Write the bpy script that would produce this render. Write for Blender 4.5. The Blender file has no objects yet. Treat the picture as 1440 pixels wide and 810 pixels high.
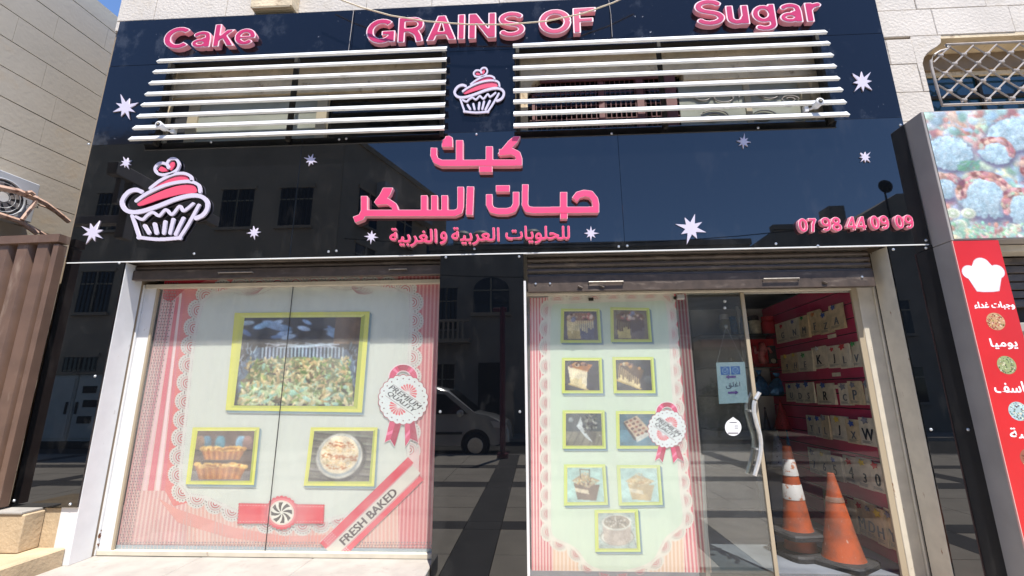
import bpy, bmesh, math, random
import numpy as np
from mathutils import Matrix, Vector
random.seed(7)
S = bpy.context.scene
COL = S.collection
R = math.radians

# ------------------------------------------------------------------ camera
F_PX, PITCH, YAW, ROLL = 635.5, R(13.088), R(2.819), R(-0.38)
EYE = Vector((0, -4.2, 1.5))
_f = Vector((-math.sin(YAW)*math.cos(PITCH), math.cos(YAW)*math.cos(PITCH), math.sin(PITCH)))
_r0 = Vector((math.cos(YAW), math.sin(YAW), 0)); _u0 = _r0.cross(_f)
_r = _r0*math.cos(ROLL)+_u0*math.sin(ROLL); _u = -_r0*math.sin(ROLL)+_u0*math.cos(ROLL)
cd = bpy.data.cameras.new('camera'); cam = bpy.data.objects.new('camera', cd); COL.objects.link(cam)
cam.matrix_world = Matrix(((_r.x, _u.x, -_f.x, EYE.x), (_r.y, _u.y, -_f.y, EYE.y), (_r.z, _u.z, -_f.z, EYE.z), (0, 0, 0, 1)))
cd.sensor_width = 36; cd.lens = F_PX/1440*36; cd.clip_start = 0.02; cd.clip_end = 2000
S.camera = cam

# ------------------------------------------------------------------ light
SUN_EL, SUN_AZ = R(67), R(20)          # azimuth measured from straight in front of the facade (-Y) towards +X
W = bpy.data.worlds.new('World'); S.world = W; W.use_nodes = True
wn = W.node_tree.nodes; bg = wn['Background']
sky = wn.new('ShaderNodeTexSky'); sky.sky_type = 'NISHITA'; sky.sun_disc = False
sky.sun_elevation = SUN_EL; sky.sun_rotation = math.pi - SUN_AZ; sky.altitude = 1500; sky.air_density = .85; sky.dust_density = 0.0; sky.ozone_density = 6
W.node_tree.links.new(sky.outputs[0], bg.inputs[0]); bg.inputs[1].default_value = 0.15
sl = bpy.data.lights.new('sun', 'SUN'); sl.energy = 4.2; sl.angle = R(0.53); sl.color = (1, .955, .89)
sun = bpy.data.objects.new('sun', sl); COL.objects.link(sun)
sdir = Vector((math.sin(SUN_AZ)*math.cos(SUN_EL), -math.cos(SUN_AZ)*math.cos(SUN_EL), math.sin(SUN_EL)))
sun.rotation_euler = sdir.to_track_quat('Z', 'Y').to_euler()
S.view_settings.view_transform = 'Standard'; S.view_settings.look = 'None'; S.view_settings.exposure = 1.05; S.view_settings.gamma = 1

# ------------------------------------------------------------------ surveying helpers (photo point -> point on a real plane)
def ray(px, py): return _f*F_PX + _r*(px-720) - _u*(py-405)
def P(px, py, Y=0.0):
    d = ray(px, py); return EYE + d*((Y-EYE.y)/d.y)
def PZ(px, py, z):
    d = ray(px, py); return EYE + d*((z-EYE.z)/d.z)
def PP(px, py, p0, n):
    d = ray(px, py); return EYE + d*((p0-EYE).dot(n)/d.dot(n))

def lin(c):
    return tuple(((v/255)/12.92 if v/255 <= .04045 else (((v/255)+.055)/1.055)**2.4) for v in c)

# ------------------------------------------------------------------ materials
def mat(name, rgb, rough=.6, metal=0, var=0.0, scale=6, spec=.5, bump=0.0, bscale=40, ior=None, col2=None, coat=0):
    m = bpy.data.materials.new(name); m.use_nodes = True
    nt = m.node_tree; b = nt.nodes['Principled BSDF']; L = nt.links
    b.inputs['Base Color'].default_value = (*rgb, 1); b.inputs['Roughness'].default_value = rough
    b.inputs['Metallic'].default_value = metal; b.inputs['Specular IOR Level'].default_value = spec
    if ior: b.inputs['IOR'].default_value = ior
    if coat: b.inputs['Coat Weight'].default_value = coat; b.inputs['Coat Roughness'].default_value = .03
    tc = nt.nodes.new('ShaderNodeTexCoord')
    if var or col2:
        n = nt.nodes.new('ShaderNodeTexNoise'); n.inputs['Scale'].default_value = scale; n.inputs['Detail'].default_value = 6
        L.new(tc.outputs['Object'], n.inputs['Vector'])
        mx = nt.nodes.new('ShaderNodeMix'); mx.data_type = 'RGBA'
        rp = nt.nodes.new('ShaderNodeMapRange'); rp.inputs[1].default_value = .38; rp.inputs[2].default_value = .64
        L.new(n.outputs[0], rp.inputs[0]); L.new(rp.outputs[0], mx.inputs[0])
        c2 = col2 or tuple(c*(1-var) for c in rgb)
        mx.inputs[6].default_value = (*rgb, 1); mx.inputs[7].default_value = (*c2, 1)
        L.new(mx.outputs[2], b.inputs['Base Color'])
        m['mixnode'] = mx.name
    if bump:
        n2 = nt.nodes.new('ShaderNodeTexNoise'); n2.inputs['Scale'].default_value = bscale; n2.inputs['Detail'].default_value = 5
        L.new(tc.outputs['Object'], n2.inputs['Vector'])
        bp = nt.nodes.new('ShaderNodeBump'); bp.inputs['Strength'].default_value = bump; bp.inputs['Distance'].default_value = .02
        L.new(n2.outputs[0], bp.inputs['Height']); L.new(bp.outputs[0], b.inputs['Normal'])
    return m
def add_wear(m, rgb, scale=9, lo=.62, hi=.68, rough=.7, stretch=(1, 1, 1), amount=1):
    "dirt or rust patches with their own outline over an existing material"
    nt = m.node_tree; L = nt.links; b = nt.nodes['Principled BSDF']
    tc = nt.nodes.new('ShaderNodeTexCoord'); mp = nt.nodes.new('ShaderNodeMapping'); mp.inputs['Scale'].default_value = stretch
    n = nt.nodes.new('ShaderNodeTexNoise'); n.inputs['Scale'].default_value = scale; n.inputs['Detail'].default_value = 8; n.inputs['Roughness'].default_value = .65
    r = nt.nodes.new('ShaderNodeMapRange'); r.inputs[1].default_value = lo; r.inputs[2].default_value = hi; r.inputs[4].default_value = amount
    mx = nt.nodes.new('ShaderNodeMix'); mx.data_type = 'RGBA'
    L.new(tc.outputs['Object'], mp.inputs[0]); L.new(mp.outputs[0], n.inputs['Vector']); L.new(n.outputs[0], r.inputs[0]); L.new(r.outputs[0], mx.inputs[0])
    src = b.inputs['Base Color']
    if src.is_linked: L.new(src.links[0].from_socket, mx.inputs[6])
    else: mx.inputs[6].default_value = src.default_value
    mx.inputs[7].default_value = (*rgb, 1); L.new(mx.outputs[2], src)
    mr = nt.nodes.new('ShaderNodeMix'); mr.inputs[2].default_value = b.inputs['Roughness'].default_value; mr.inputs[3].default_value = rough
    L.new(r.outputs[0], mr.inputs[0]); L.new(mr.outputs[0], b.inputs['Roughness'])
    return m
def glass(name, tint=(1, 1, 1), ior=1.5, rough=0.0):
    m = bpy.data.materials.new(name); m.use_nodes = True; nt = m.node_tree; L = nt.links
    for n in list(nt.nodes): nt.nodes.remove(n)
    o = nt.nodes.new('ShaderNodeOutputMaterial'); t = nt.nodes.new('ShaderNodeBsdfTransparent'); g = nt.nodes.new('ShaderNodeBsdfGlossy')
    f = nt.nodes.new('ShaderNodeFresnel'); x = nt.nodes.new('ShaderNodeMixShader')
    t.inputs[0].default_value = (*tint, 1); g.inputs['Roughness'].default_value = rough; f.inputs[0].default_value = ior
    gm = nt.nodes.new('ShaderNodeNewGeometry'); mm = nt.nodes.new('ShaderNodeMix'); mm.inputs[2].default_value = ior; mm.inputs[3].default_value = 1/ior
    L.new(gm.outputs['Backfacing'], mm.inputs[0]); L.new(mm.outputs[0], f.inputs[0])
    L.new(f.outputs[0], x.inputs[0]); L.new(t.outputs[0], x.inputs[1]); L.new(g.outputs[0], x.inputs[2]); L.new(x.outputs[0], o.inputs[0])
    return m
def print_mat(name, rough=.45):
    m = bpy.data.materials.new(name); m.use_nodes = True; nt = m.node_tree
    a = nt.nodes.new('ShaderNodeVertexColor'); a.layer_name = 'Col'
    nt.links.new(a.outputs[0], nt.nodes['Principled BSDF'].inputs['Base Color']); nt.nodes['Principled BSDF'].inputs['Roughness'].default_value = rough
    return m

M = {}
M['acrylic'] = add_wear(mat('black_acrylic', (.0025, .003, .004), .015, ior=1.75, bump=.012, bscale=1.1), (.05, .05, .05), 3, .60, .80, .03, amount=.5)
add_wear(M['acrylic'], (.16, .15, .14), 1.3, .54, .78, .10, (2.4, 1, 1), .12)
M['fascia'] = add_wear(mat('black_composite', (.004, .005, .010), .09, ior=1.45, bump=.16, bscale=1.5), (.10, .11, .13), 2.2, .55, .75, .35, (1, 1, .8), .6)
add_wear(M['fascia'], (.34, .35, .38), 15, .66, .70, .6, (1, 1, 1), .55)
M['stone'] = add_wear(mat('pale_limestone', (.62, .56, .49), .85, var=.12, scale=1.4, bump=.38, bscale=34), (.50, .43, .34), 5, .56, .75, .9, amount=.6)
M['stone_tan'] = add_wear(mat('tan_limestone', (.76, .62, .42), .85, var=.25, scale=4, bump=.4, bscale=30), (.30, .19, .11), 7, .58, .72, .9)
M['course'] = add_wear(mat('grey_limestone', (.50, .435, .345), .85, var=.10, scale=1.1, bump=.12, bscale=22), (.50, .37, .23), 2.2, .54, .72, .9, (1, 1, 1.5), .7)
M['mortar'] = mat('mortar', (.26, .20, .14), .95)
M['base_stone'] = mat('base_limestone', (.50, .38, .24), .8, var=.2, scale=5, bump=.3, bscale=30)
M['marble'] = add_wear(mat('worn_marble', (.36, .335, .30), .55, var=.15, scale=6), (.30, .27, .24), 7, .56, .70, .8)
M['white_paint'] = add_wear(mat('white_enamel', (.74, .73, .72), .38, var=.06, scale=7), (.42, .36, .30), 16, .66, .72, .8, (1, 1, .35), .8)
M['cream_paint'] = add_wear(mat('cream_enamel', (.62, .56, .45), .45, var=.12, scale=8), (.26, .13, .06), 22, .66, .70, .9, (1, 1, .3))  # cream of rails and lintel; on the right jamb it stands for dimmer light
M['alu'] = add_wear(mat('white_aluminium', (.78, .78, .76), .32, var=.05, scale=12), (.42, .38, .33), 18, .60, .70, .6, (.3, 1, 1), .6)
M['slot'] = mat('dark_gap', (.02, .018, .015), .8)
M['shutter'] = add_wear(mat('brown_shutter_enamel', (.085, .062, .048), .42, var=.3, scale=14), (.19, .15, .12), 11, .56, .70, .8, (.4, 1, 1.6), .8)
M['gate'] = add_wear(mat('brown_gate_enamel', (.15, .088, .06), .5, var=.2, scale=5), (.33, .25, .19), 6, .56, .72, .8, (1, 1, .25), .7)
M['pinkside'] = mat('letter_return_pink', (.80, .34, .40), .3, spec=.6)
M['pinkrim'] = mat('letter_trim_cream', (.90, .66, .68), .35)
M['pinkface'] = mat('letter_face_pink', (.55, .03, .12), .28, var=.12, scale=5)
M['pinkhot'] = mat('letter_face_bright_pink', (.84, .075, .19), .28, var=.08, scale=5)
M['emwhite'] = mat('lilac_white_acrylic', (.60, .55, .66), .3)
M['empink'] = mat('emblem_pink_acrylic', (.72, .09, .16), .3)
M['screw'] = mat('steel_screw', (.62, .64, .66), .3, metal=.7)
M['steel'] = mat('brushed_steel', (.80, .78, .74), .34, metal=.65, var=.15, scale=20)
M['dullsteel'] = mat('dull_steel', (.30, .27, .24), .5, metal=.4, var=.3, scale=30)
M['boxbrown'] = mat('brown_roller_box', (.26, .19, .12), .6, var=.2, scale=4)
M['glass'] = glass('window_glass', (1, 1, 1), 1.42)
def dusty(m, k0, k1, rgb=(.75, .74, .70)):
    nt = m.node_tree; L = nt.links; o = nt.nodes['Material Output']; src = o.inputs[0].links[0].from_socket
    tc = nt.nodes.new('ShaderNodeTexCoord'); mp = nt.nodes.new('ShaderNodeMapping'); mp.inputs['Scale'].default_value = (2.2, 1, .7); n = nt.nodes.new('ShaderNodeTexNoise'); n.inputs['Scale'].default_value = 2.2; n.inputs['Detail'].default_value = 7
    r_ = nt.nodes.new('ShaderNodeMapRange'); r_.inputs[1].default_value = .35; r_.inputs[2].default_value = .7; r_.inputs[3].default_value = k0; r_.inputs[4].default_value = k1
    d = nt.nodes.new('ShaderNodeBsdfDiffuse'); d.inputs[0].default_value = (*rgb, 1); x = nt.nodes.new('ShaderNodeMixShader')
    L.new(tc.outputs['Object'], mp.inputs[0]); L.new(mp.outputs[0], n.inputs['Vector']); L.new(n.outputs[0], r_.inputs[0]); L.new(r_.outputs[0], x.inputs[0]); L.new(src, x.inputs[1]); L.new(d.outputs[0], x.inputs[2]); L.new(x.outputs[0], o.inputs[0])
dusty(M['glass'], .05, .13)
M['doorglass'] = glass('door_glass', (.80, .83, .82), 2.1); dusty(M['doorglass'], .005, .03)
M['edge'] = mat('glass_edge_trim', (.40, .33, .23), .4)
M['print'] = print_mat('printed_film', .5)
M['boxprint'] = print_mat('lightbox_print', .35)
M['galv'] = mat('galvanised_side', (.36, .33, .31), .5, var=.12, scale=3)
M['maroon'] = mat('maroon_laminate', (.55, .024, .09), .35, var=.15, scale=4)
M['dark'] = mat('dark_interior', (.03, .028, .026), .7)
M['interior'] = mat('grey_interior', (.58, .56, .50), .7, var=.2, scale=3)
M['tilefloor'] = mat('interior_floor_tile', (.22, .24, .27), .35, var=.3, scale=3)
M['orange'] = add_wear(mat('cone_orange', (.44, .08, .016), .5, var=.2, scale=6), (.14, .05, .03), 5, .42, .66, .8, amount=.85)
add_wear(M['orange'], (.45, .36, .30), 26, .63, .67, .9, (1, 1, .5), .7)
M['reflective'] = add_wear(mat('cone_white_band', (.42, .41, .39), .5), (.30, .11, .05), 16, .55, .62, .8)
M['faded'] = mat('cone_faded_band', (.22, .12, .08), .6, var=.4, scale=20)
M['rubber'] = mat('black_rubber', (.02, .02, .022), .7, var=.4, scale=9)
M['ironwhite'] = mat('pale_iron', (.44, .39, .35), .45, var=.25, scale=12)
M['blueglass'] = mat('teal_window_glass', (.008, .045, .07), .05, ior=1.6)
M['darkglass'] = mat('black_window_glass', (.006, .006, .006), .06)
M['greyglass'] = mat('milky_window_glass', (.34, .35, .29), .22, var=.2, scale=3)
M['redframe'] = mat('dull_red_frame', (.17, .055, .05), .5, var=.2, scale=9)
M['beigeframe'] = mat('beige_frame', (.42, .36, .25), .5)
M['acbody'] = mat('ac_casing', (.46, .47, .49), .5, var=.1, scale=5)
M['acdark'] = mat('ac_fan_dark', (.05, .05, .055), .5)
M['rustframe'] = add_wear(mat('pinkish_bracket_paint', (.50, .33, .25), .6), (.22, .11, .07), 14, .5, .65, .9)
M['cable'] = mat('cream_cable', (.70, .58, .40), .6)
M['asphalt'] = mat('asphalt', (.055, .053, .05), .9, var=.25, scale=3, bump=.3, bscale=60)
M['pave'] = mat('paving_slab_light', (.48, .43, .36), .75, var=.14, scale=2.5)
M['paved'] = mat('paving_slab_dark', (.085, .08, .078), .7, var=.2, scale=3)
M['kerb'] = mat('kerb_stone', (.33, .31, .28), .8, var=.2, scale=4)
M['bldg'] = mat('opposite_limestone', (.50, .40, .29), .9, var=.2, scale=.8, bump=.3, bscale=6)
M['bldg2'] = mat('opposite_plaster', (.38, .33, .27), .9, var=.2, scale=1)
M['carpaint'] = mat('silver_car_paint', (.55, .56, .56), .25, metal=.4, coat=.6)
M['cabinet'] = mat('grey_cabinet', (.70, .72, .67), .5, var=.12, scale=2)
M['leaf'] = mat('leaf_green', (.05, .10, .03), .7, var=.5, scale=9)
M['post'] = mat('maroon_post', (.14, .02, .05), .4)
M['awning'] = mat('brick_red_awning', (.26, .07, .05), .8, var=.2, scale=5)

# ------------------------------------------------------------------ object helpers
def tag(o, label=None, cat=None, group=None, kind=None):
    if label: o['label'] = label
    if cat: o['category'] = cat
    if group: o['group'] = group
    if kind: o['kind'] = kind
    return o
def thing(name, label, cat, loc=(0, 0, 0), group=None):
    o = bpy.data.objects.new(name, None); COL.objects.link(o); o.location = loc; o.empty_display_size = .1
    return tag(o, label, cat, group)
def attach(o, parent):
    if parent is None: return o
    o.parent = parent
    base = Vector((0, 0, 0)); q = parent
    while q: base += q.location; q = q.parent
    o.location = -base if o.type != 'EMPTY' else o.location-base
    return o
def link(name, me, m, parent=None):
    if m is not None: me.materials.clear(); [me.materials.append(x) for x in (m if isinstance(m, (list, tuple)) else [m])]
    o = bpy.data.objects.new(name, me); COL.objects.link(o); return attach(o, parent)
def mesh(name, vs, fs, m, parent=None, smooth=False):
    me = bpy.data.meshes.new(name); me.from_pydata([tuple(v) for v in vs], [], fs); me.update()
    if smooth:
        for p in me.polygons: p.use_smooth = True
    return link(name, me, m, parent)
def bm_obj(name, bm, m, parent=None, smooth=False, angle=None):
    me = bpy.data.meshes.new(name); bm.normal_update(); bm.to_mesh(me); bm.free()
    if smooth:
        for p in me.polygons: p.use_smooth = True
        if angle: me.set_sharp_from_angle(angle=R(angle))
    return link(name, me, m, parent)
def bx(bm, x0, x1, y0, y1, z0, z1, bev=0, mi=0):
    vs = [bm.verts.new((x, y, z)) for x in (x0, x1) for y in (y0, y1) for z in (z0, z1)]
    fs = [bm.faces.new([vs[i] for i in q]) for q in ((0, 1, 3, 2), (4, 6, 7, 5), (0, 4, 5, 1), (2, 3, 7, 6), (0, 2, 6, 4), (1, 5, 7, 3))]
    for f in fs: f.material_index = mi
    if bev:
        es = list({e for f in fs for e in f.edges}); bmesh.ops.bevel(bm, geom=es, offset=bev, segments=1, affect='EDGES', material=-1)
def box(name, x0, x1, y0, y1, z0, z1, m, parent=None, bev=0):
    bm = bmesh.new(); bx(bm, min(x0, x1), max(x0, x1), min(y0, y1), max(y0, y1), min(z0, z1), max(z0, z1), bev); return bm_obj(name, bm, m, parent)
def boxpx(name, a, b, Yf, Yb, m, parent=None, bev=0):
    p, q = P(*a, Yf), P(*b, Yf); return box(name, p.x, q.x, Yf, Yb, q.z, p.z, m, parent, bev)
def slabquad(bm, quad, d, mi=0):
    "four world points (front face) thickened along vector d"
    a = [bm.verts.new(v) for v in quad]; b = [bm.verts.new(Vector(v)+d) for v in quad]
    bm.faces.new(a).material_index = mi; bm.faces.new(b[::-1]).material_index = mi
    for i in range(4): bm.faces.new((a[i], b[i], b[(i+1) % 4], a[(i+1) % 4])).material_index = mi
def tube_bm(bm, pts, r, n=8, closed=False):
    pts = [Vector(p) for p in pts]; rings = []
    for i, p in enumerate(pts):
        if closed: t = pts[(i+1) % len(pts)]-pts[i-1]
        else: t = pts[min(i+1, len(pts)-1)]-pts[max(i-1, 0)]
        t.normalize(); up = Vector((0, 0, 1)) if abs(t.z) < .9 else Vector((1, 0, 0))
        a = t.cross(up).normalized(); b = a.cross(t).normalized()
        rr = r[i] if isinstance(r, (list, tuple)) else r
        rings.append([bm.verts.new(p+a*math.cos(k*2*math.pi/n)*rr+b*math.sin(k*2*math.pi/n)*rr) for k in range(n)])
    N = len(rings)
    for i in range(N if closed else N-1):
        A, B = rings[i], rings[(i+1) % N]
        for k in range(n): bm.faces.new((A[k], A[(k+1) % n], B[(k+1) % n], B[k]))
    if not closed: bm.faces.new(rings[0][::-1]); bm.faces.new(rings[-1])
def tube(name, pts, r, m, parent=None, n=8, closed=False):
    bm = bmesh.new(); tube_bm(bm, pts, r, n, closed); return bm_obj(name, bm, m, parent, True, 50)
def lathe_bm(bm, prof, c, n=24, mi=None, axis='Z'):
    rings = []
    for (r, h) in prof:
        ring = []
        for k in range(n):
            a = 2*math.pi*k/n
            if axis == 'Z': v = (c[0]+r*math.cos(a), c[1]+r*math.sin(a), c[2]+h)
            elif axis == 'Y': v = (c[0]+r*math.cos(a), c[1]+h, c[2]+r*math.sin(a))
            else: v = (c[0]+h, c[1]+r*math.cos(a), c[2]+r*math.sin(a))
            ring.append(bm.verts.new(v))
        rings.append(ring)
    for i in range(len(rings)-1):
        for k in range(n):
            f = bm.faces.new((rings[i][k], rings[i][(k+1) % n], rings[i+1][(k+1) % n], rings[i+1][k]))
            if mi: f.material_index = mi[i]
    bm.faces.new(rings[0][::-1]); bm.faces.new(rings[-1])
def lathe(name, prof, c, m, parent=None, n=24, axis='Z'):
    bm = bmesh.new(); lathe_bm(bm, prof, c, n, None, axis)
    bmesh.ops.recalc_face_normals(bm, faces=bm.faces); return bm_obj(name, bm, m, parent, True, 40)

# ------------------------------------------------------------------ outlines: strokes -> mask -> contours
def arc(cx, cy, rx, ry, a0, a1, n=18):
    return [(cx+rx*math.cos(R(a0+(a1-a0)*i/n)), cy+ry*math.sin(R(a0+(a1-a0)*i/n))) for i in range(n+1)]
def mask(shapes, step, pad=4):
    "shapes: ('s', pts, w, cap) strokes, ('p', pts) polygons, ('-', pts) cut-outs"
    P_ = [p for s in shapes if s[0] != '-' for p in s[1]]; wm = max([s[2] for s in shapes if s[0] == 's'] or [0])
    x0 = min(p[0] for p in P_)-wm-pad*step; x1 = max(p[0] for p in P_)+wm+pad*step
    y0 = min(p[1] for p in P_)-wm-pad*step; y1 = max(p[1] for p in P_)+wm+pad*step
    xs = np.arange(x0, x1, step); ys = np.arange(y0, y1, step); X, Y = np.meshgrid(xs, ys)
    A = np.zeros_like(X, bool)
    for s in shapes:
        if s[0] == 's':
            pts, w = s[1], s[2]/2; cap = s[3] if len(s) > 3 else 'r'
            for i in range(len(pts)-1):
                a, b = np.array(pts[i], float), np.array(pts[i+1], float); d = b-a; l = np.hypot(*d)
                if l < 1e-9: continue
                t = ((X-a[0])*d[0]+(Y-a[1])*d[1])/l; q = np.abs((X-a[0])*d[1]-(Y-a[1])*d[0])/l
                A |= (t >= 0) & (t <= l) & (q <= w)
                if i > 0 or cap == 'r': A |= np.hypot(X-a[0], Y-a[1]) <= w
            if cap == 'r': A |= np.hypot(X-pts[-1][0], Y-pts[-1][1]) <= w
        else:
            pts = s[1]; B = np.zeros_like(A); j = len(pts)-1
            for i in range(len(pts)):
                xi, yi = pts[i]; xj, yj = pts[j]
                if yi != yj: B ^= ((yi > Y) != (yj > Y)) & (X < (xj-xi)*(Y-yi)/(yj-yi)+xi)
                j = i
            if s[0] == 'p': A |= B
            else: A &= ~B
    return A, x0, y0, step
def morph(A, k, grow):
    B = A.copy(); n = int(math.ceil(abs(k)))
    for dy in range(-n, n+1):
        for dx in range(-n, n+1):
            if dx*dx+dy*dy <= k*k+.1:
                T = np.roll(np.roll(A, dy, 0), dx, 1); B = (B | T) if grow else (B & T)
    return B
def rdp(pts, eps):
    if len(pts) < 4: return pts
    st = [(0, len(pts)-1)]; keep = {0, len(pts)-1}
    arr = np.array(pts)
    while st:
        a, b = st.pop()
        if b-a < 2: continue
        d = arr[b]-arr[a]; l = np.hypot(*d); seg = arr[a+1:b]-arr[a]
        q = np.hypot(seg[:, 0], seg[:, 1]) if l < 1e-9 else np.abs(seg[:, 0]*d[1]-seg[:, 1]*d[0])/l
        i = int(q.argmax())
        if q[i] > eps: keep.add(a+1+i); st += [(a, a+1+i), (a+1+i, b)]
    return [pts[i] for i in sorted(keep)]
def contours(A, x0, y0, step, eps=.22):
    G = A.astype(float)
    for _ in range(2): G = (G+np.roll(G, 1, 0)+np.roll(G, -1, 0)+np.roll(G, 1, 1)+np.roll(G, -1, 1))/5
    B = G > .5; c = B[:-1, :-1]*1+B[:-1, 1:]*2+B[1:, 1:]*4+B[1:, :-1]*8
    nxt = {}
    T = {1: ((3, 0),), 2: ((0, 1),), 3: ((3, 1),), 4: ((1, 2),), 5: ((3, 0), (1, 2)), 6: ((0, 2),), 7: ((3, 2),), 8: ((2, 3),), 9: ((2, 0),), 10: ((0, 1), (2, 3)), 11: ((2, 1),), 12: ((1, 3),), 13: ((1, 0),), 14: ((0, 3),)}
    def key(e, i, j): return ('h', i, j) if e == 0 else ('v', i, j+1) if e == 1 else ('h', i+1, j) if e == 2 else ('v', i, j)
    for i, j in zip(*np.nonzero((c > 0) & (c < 15))):
        for a, b in T[int(c[i, j])]: nxt.setdefault(key(a, i, j), []).append(key(b, i, j))
    def pt(k):
        t, i, j = k; g0 = G[i, j]; g1 = G[i, j+1] if t == 'h' else G[i+1, j]; u = (.5-g0)/(g1-g0) if g1 != g0 else .5
        return (x0+(j+(u if t == 'h' else 0))*step, y0+(i+(0 if t == 'h' else u))*step)
    loops = []
    while nxt:
        k0 = next(iter(nxt)); k = k0; lp = []
        while k in nxt:
            lp.append(pt(k)); l = nxt[k]; k2 = l.pop()
            if not l: del nxt[k]
            k = k2
        h = len(lp)//2
        if len(lp) > 6: loops.append(rdp(lp[:h+1], eps*step)[:-1]+rdp(lp[h:]+[lp[0]], eps*step)[:-1])
    return loops
def fill(loops, extr):
    "filled, extruded outline with holes, lying in local XY, z from -extr to extr"
    cu = bpy.data.curves.new('outline', 'CURVE'); cu.dimensions = '2D'; cu.fill_mode = 'BOTH'; cu.extrude = extr
    for lp in loops:
        s = cu.splines.new('POLY'); s.points.add(len(lp)-1); s.use_cyclic_u = True
        for i, p in enumerate(lp): s.points[i].co = (p[0], p[1], 0, 1)
    o = bpy.data.objects.new('outline', cu); COL.objects.link(o)
    me = bpy.data.meshes.new_from_object(o); bpy.data.objects.remove(o); bpy.data.curves.remove(cu); return me
def plate(name, loops, yf, yb, m, parent=None):
    "loops in world (X,Z); front at yf, back at yb"
    me = fill(loops, abs(yb-yf)/2); c = (yf+yb)/2
    me.transform(Matrix(((1, 0, 0, 0), (0, 0, -1, c), (0, 1, 0, 0), (0, 0, 0, 1)))); return link(name, me, m, parent)
def topl(loops, Y): return [[(P(x, y, Y).x, P(x, y, Y).z) for x, y in lp] for lp in loops]
def raised(name, shapes, step, conv, yf, yb, inset, mside, mface, parent, face_name='letter_face', dil=0):
    "a raised letter: body with returns and trim, plus a proud face set in from its edge; conv maps loops to world X,Z"
    A, x0, y0, st = mask(shapes, step, 6)
    if dil: A = morph(A, dil, True)
    b = plate(name, conv(contours(A, x0, y0, st)), yf, yb, mside, parent)
    b.data.materials.append(M['pinkrim'])
    for p in b.data.polygons:
        if abs(p.normal.y) > .9: p.material_index = 1
    lp = contours(morph(A, inset, False), x0, y0, st)
    if lp:
        fc = plate(face_name, conv(lp), yf-.004, yf+.002, mface, None)
        fc.parent = b
    return b

# ------------------------------------------------------------------ text as flat triangles
def text_tris(s, shear=0, space=1, off=0):
    cu = bpy.data.curves.new('txt', 'FONT'); cu.body = s; cu.shear = shear; cu.space_character = space; cu.offset = off; cu.resolution_u = 3
    o = bpy.data.objects.new('txt', cu); COL.objects.link(o); me = bpy.data.meshes.new_from_object(o)
    bpy.data.objects.remove(o); bpy.data.curves.remove(cu)
    v = [tuple(x.co[:2]) for x in me.vertices]; f = [tuple(p.vertices) for p in me.polygons]
    xs = [a for a, _ in v]; ys = [b for _, b in v]; x0, x1, y0, y1 = min(xs), max(xs), min(ys), max(ys)
    bpy.data.meshes.remove(me)
    return [((a-x0)/(x1-x0), (b-y0)/(y1-y0)) for a, b in v], f, (x1-x0)/(y1-y0)
def bil(q, u, v):
    "q: top-left, top-right, bottom-right, bottom-left; u to the right, v up"
    a = [q[3][i]*(1-u)+q[2][i]*u for i in (0, 1)]; b = [q[0][i]*(1-u)+q[1][i]*u for i in (0, 1)]
    return (a[0]*(1-v)+b[0]*v, a[1]*(1-v)+b[1]*v)
class Print:
    "flat print: coloured polygons in photo coordinates laid on the real plane y=Y, each polygon and layer a hair proud of the last"
    def __init__(s, Y, base=0): s.Y = Y; s.L = base; s.v = []; s.f = []; s.c = []
    def layer(s, n=1): s.L += n*.6
    def pt(s, x, y): return P(x, y, s.Y-.0001*s.L)
    def poly(s, pts, rgb):
        s.L += .04; n = len(s.v); s.v += [s.pt(*p) for p in pts]; s.f.append(tuple(range(n, n+len(pts)))); s.c.append(lin(rgb))
    def line(s, pts, w, rgb, closed=False):
        if closed: pts = list(pts)+[pts[0], pts[1]]
        s.L += .04; n = len(s.v); k = len(pts)
        for i, p in enumerate(pts):
            a = pts[max(i-1, 0)]; b = pts[min(i+1, k-1)]; dx, dy = b[0]-a[0], b[1]-a[1]; l = math.hypot(dx, dy) or 1
            nx, ny = -dy/l*w/2, dx/l*w/2; s.v += [s.pt(p[0]+nx, p[1]+ny), s.pt(p[0]-nx, p[1]-ny)]
        for i in range(k-1): s.f.append((n+2*i, n+2*i+1, n+2*i+3, n+2*i+2)); s.c.append(lin(rgb))
    def disc(s, cx, cy, r, rgb, n=10, ry=None, rot=0):
        ry = ry or r; c, q = math.cos(rot), math.sin(rot)
        s.poly([(cx+r*math.cos(2*math.pi*i/n)*c-ry*math.sin(2*math.pi*i/n)*q, cy+r*math.cos(2*math.pi*i/n)*q+ry*math.sin(2*math.pi*i/n)*c) for i in range(n)], rgb)
    def text(s, t, quad, rgb, **k):
        s.L += .2
        v, f, _ = text_tris(t, **k); n = len(s.v); s.v += [s.pt(*bil(quad, a, b)) for a, b in v]
        for q in f: s.f.append(tuple(n+i for i in q)); s.c.append(lin(rgb))
    def build(s, name, parent=None, m=None):
        me = bpy.data.meshes.new(name); me.from_pydata([tuple(v) for v in s.v], [], s.f)
        a = me.color_attributes.new('Col', 'FLOAT_COLOR', 'CORNER'); k = []
        for p, c in zip(me.polygons, s.c):
            for _ in p.vertices: k += [*c, 1]
        a.data.foreach_set('color', k); me.update()
        bm = bmesh.new(); bm.from_mesh(me)
        for f in bm.faces:
            f.normal_update()
            if f.normal.y > 0: f.normal_flip()
        bm.to_mesh(me); bm.free()
        return link(name, me, m or M['print'], parent)
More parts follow.
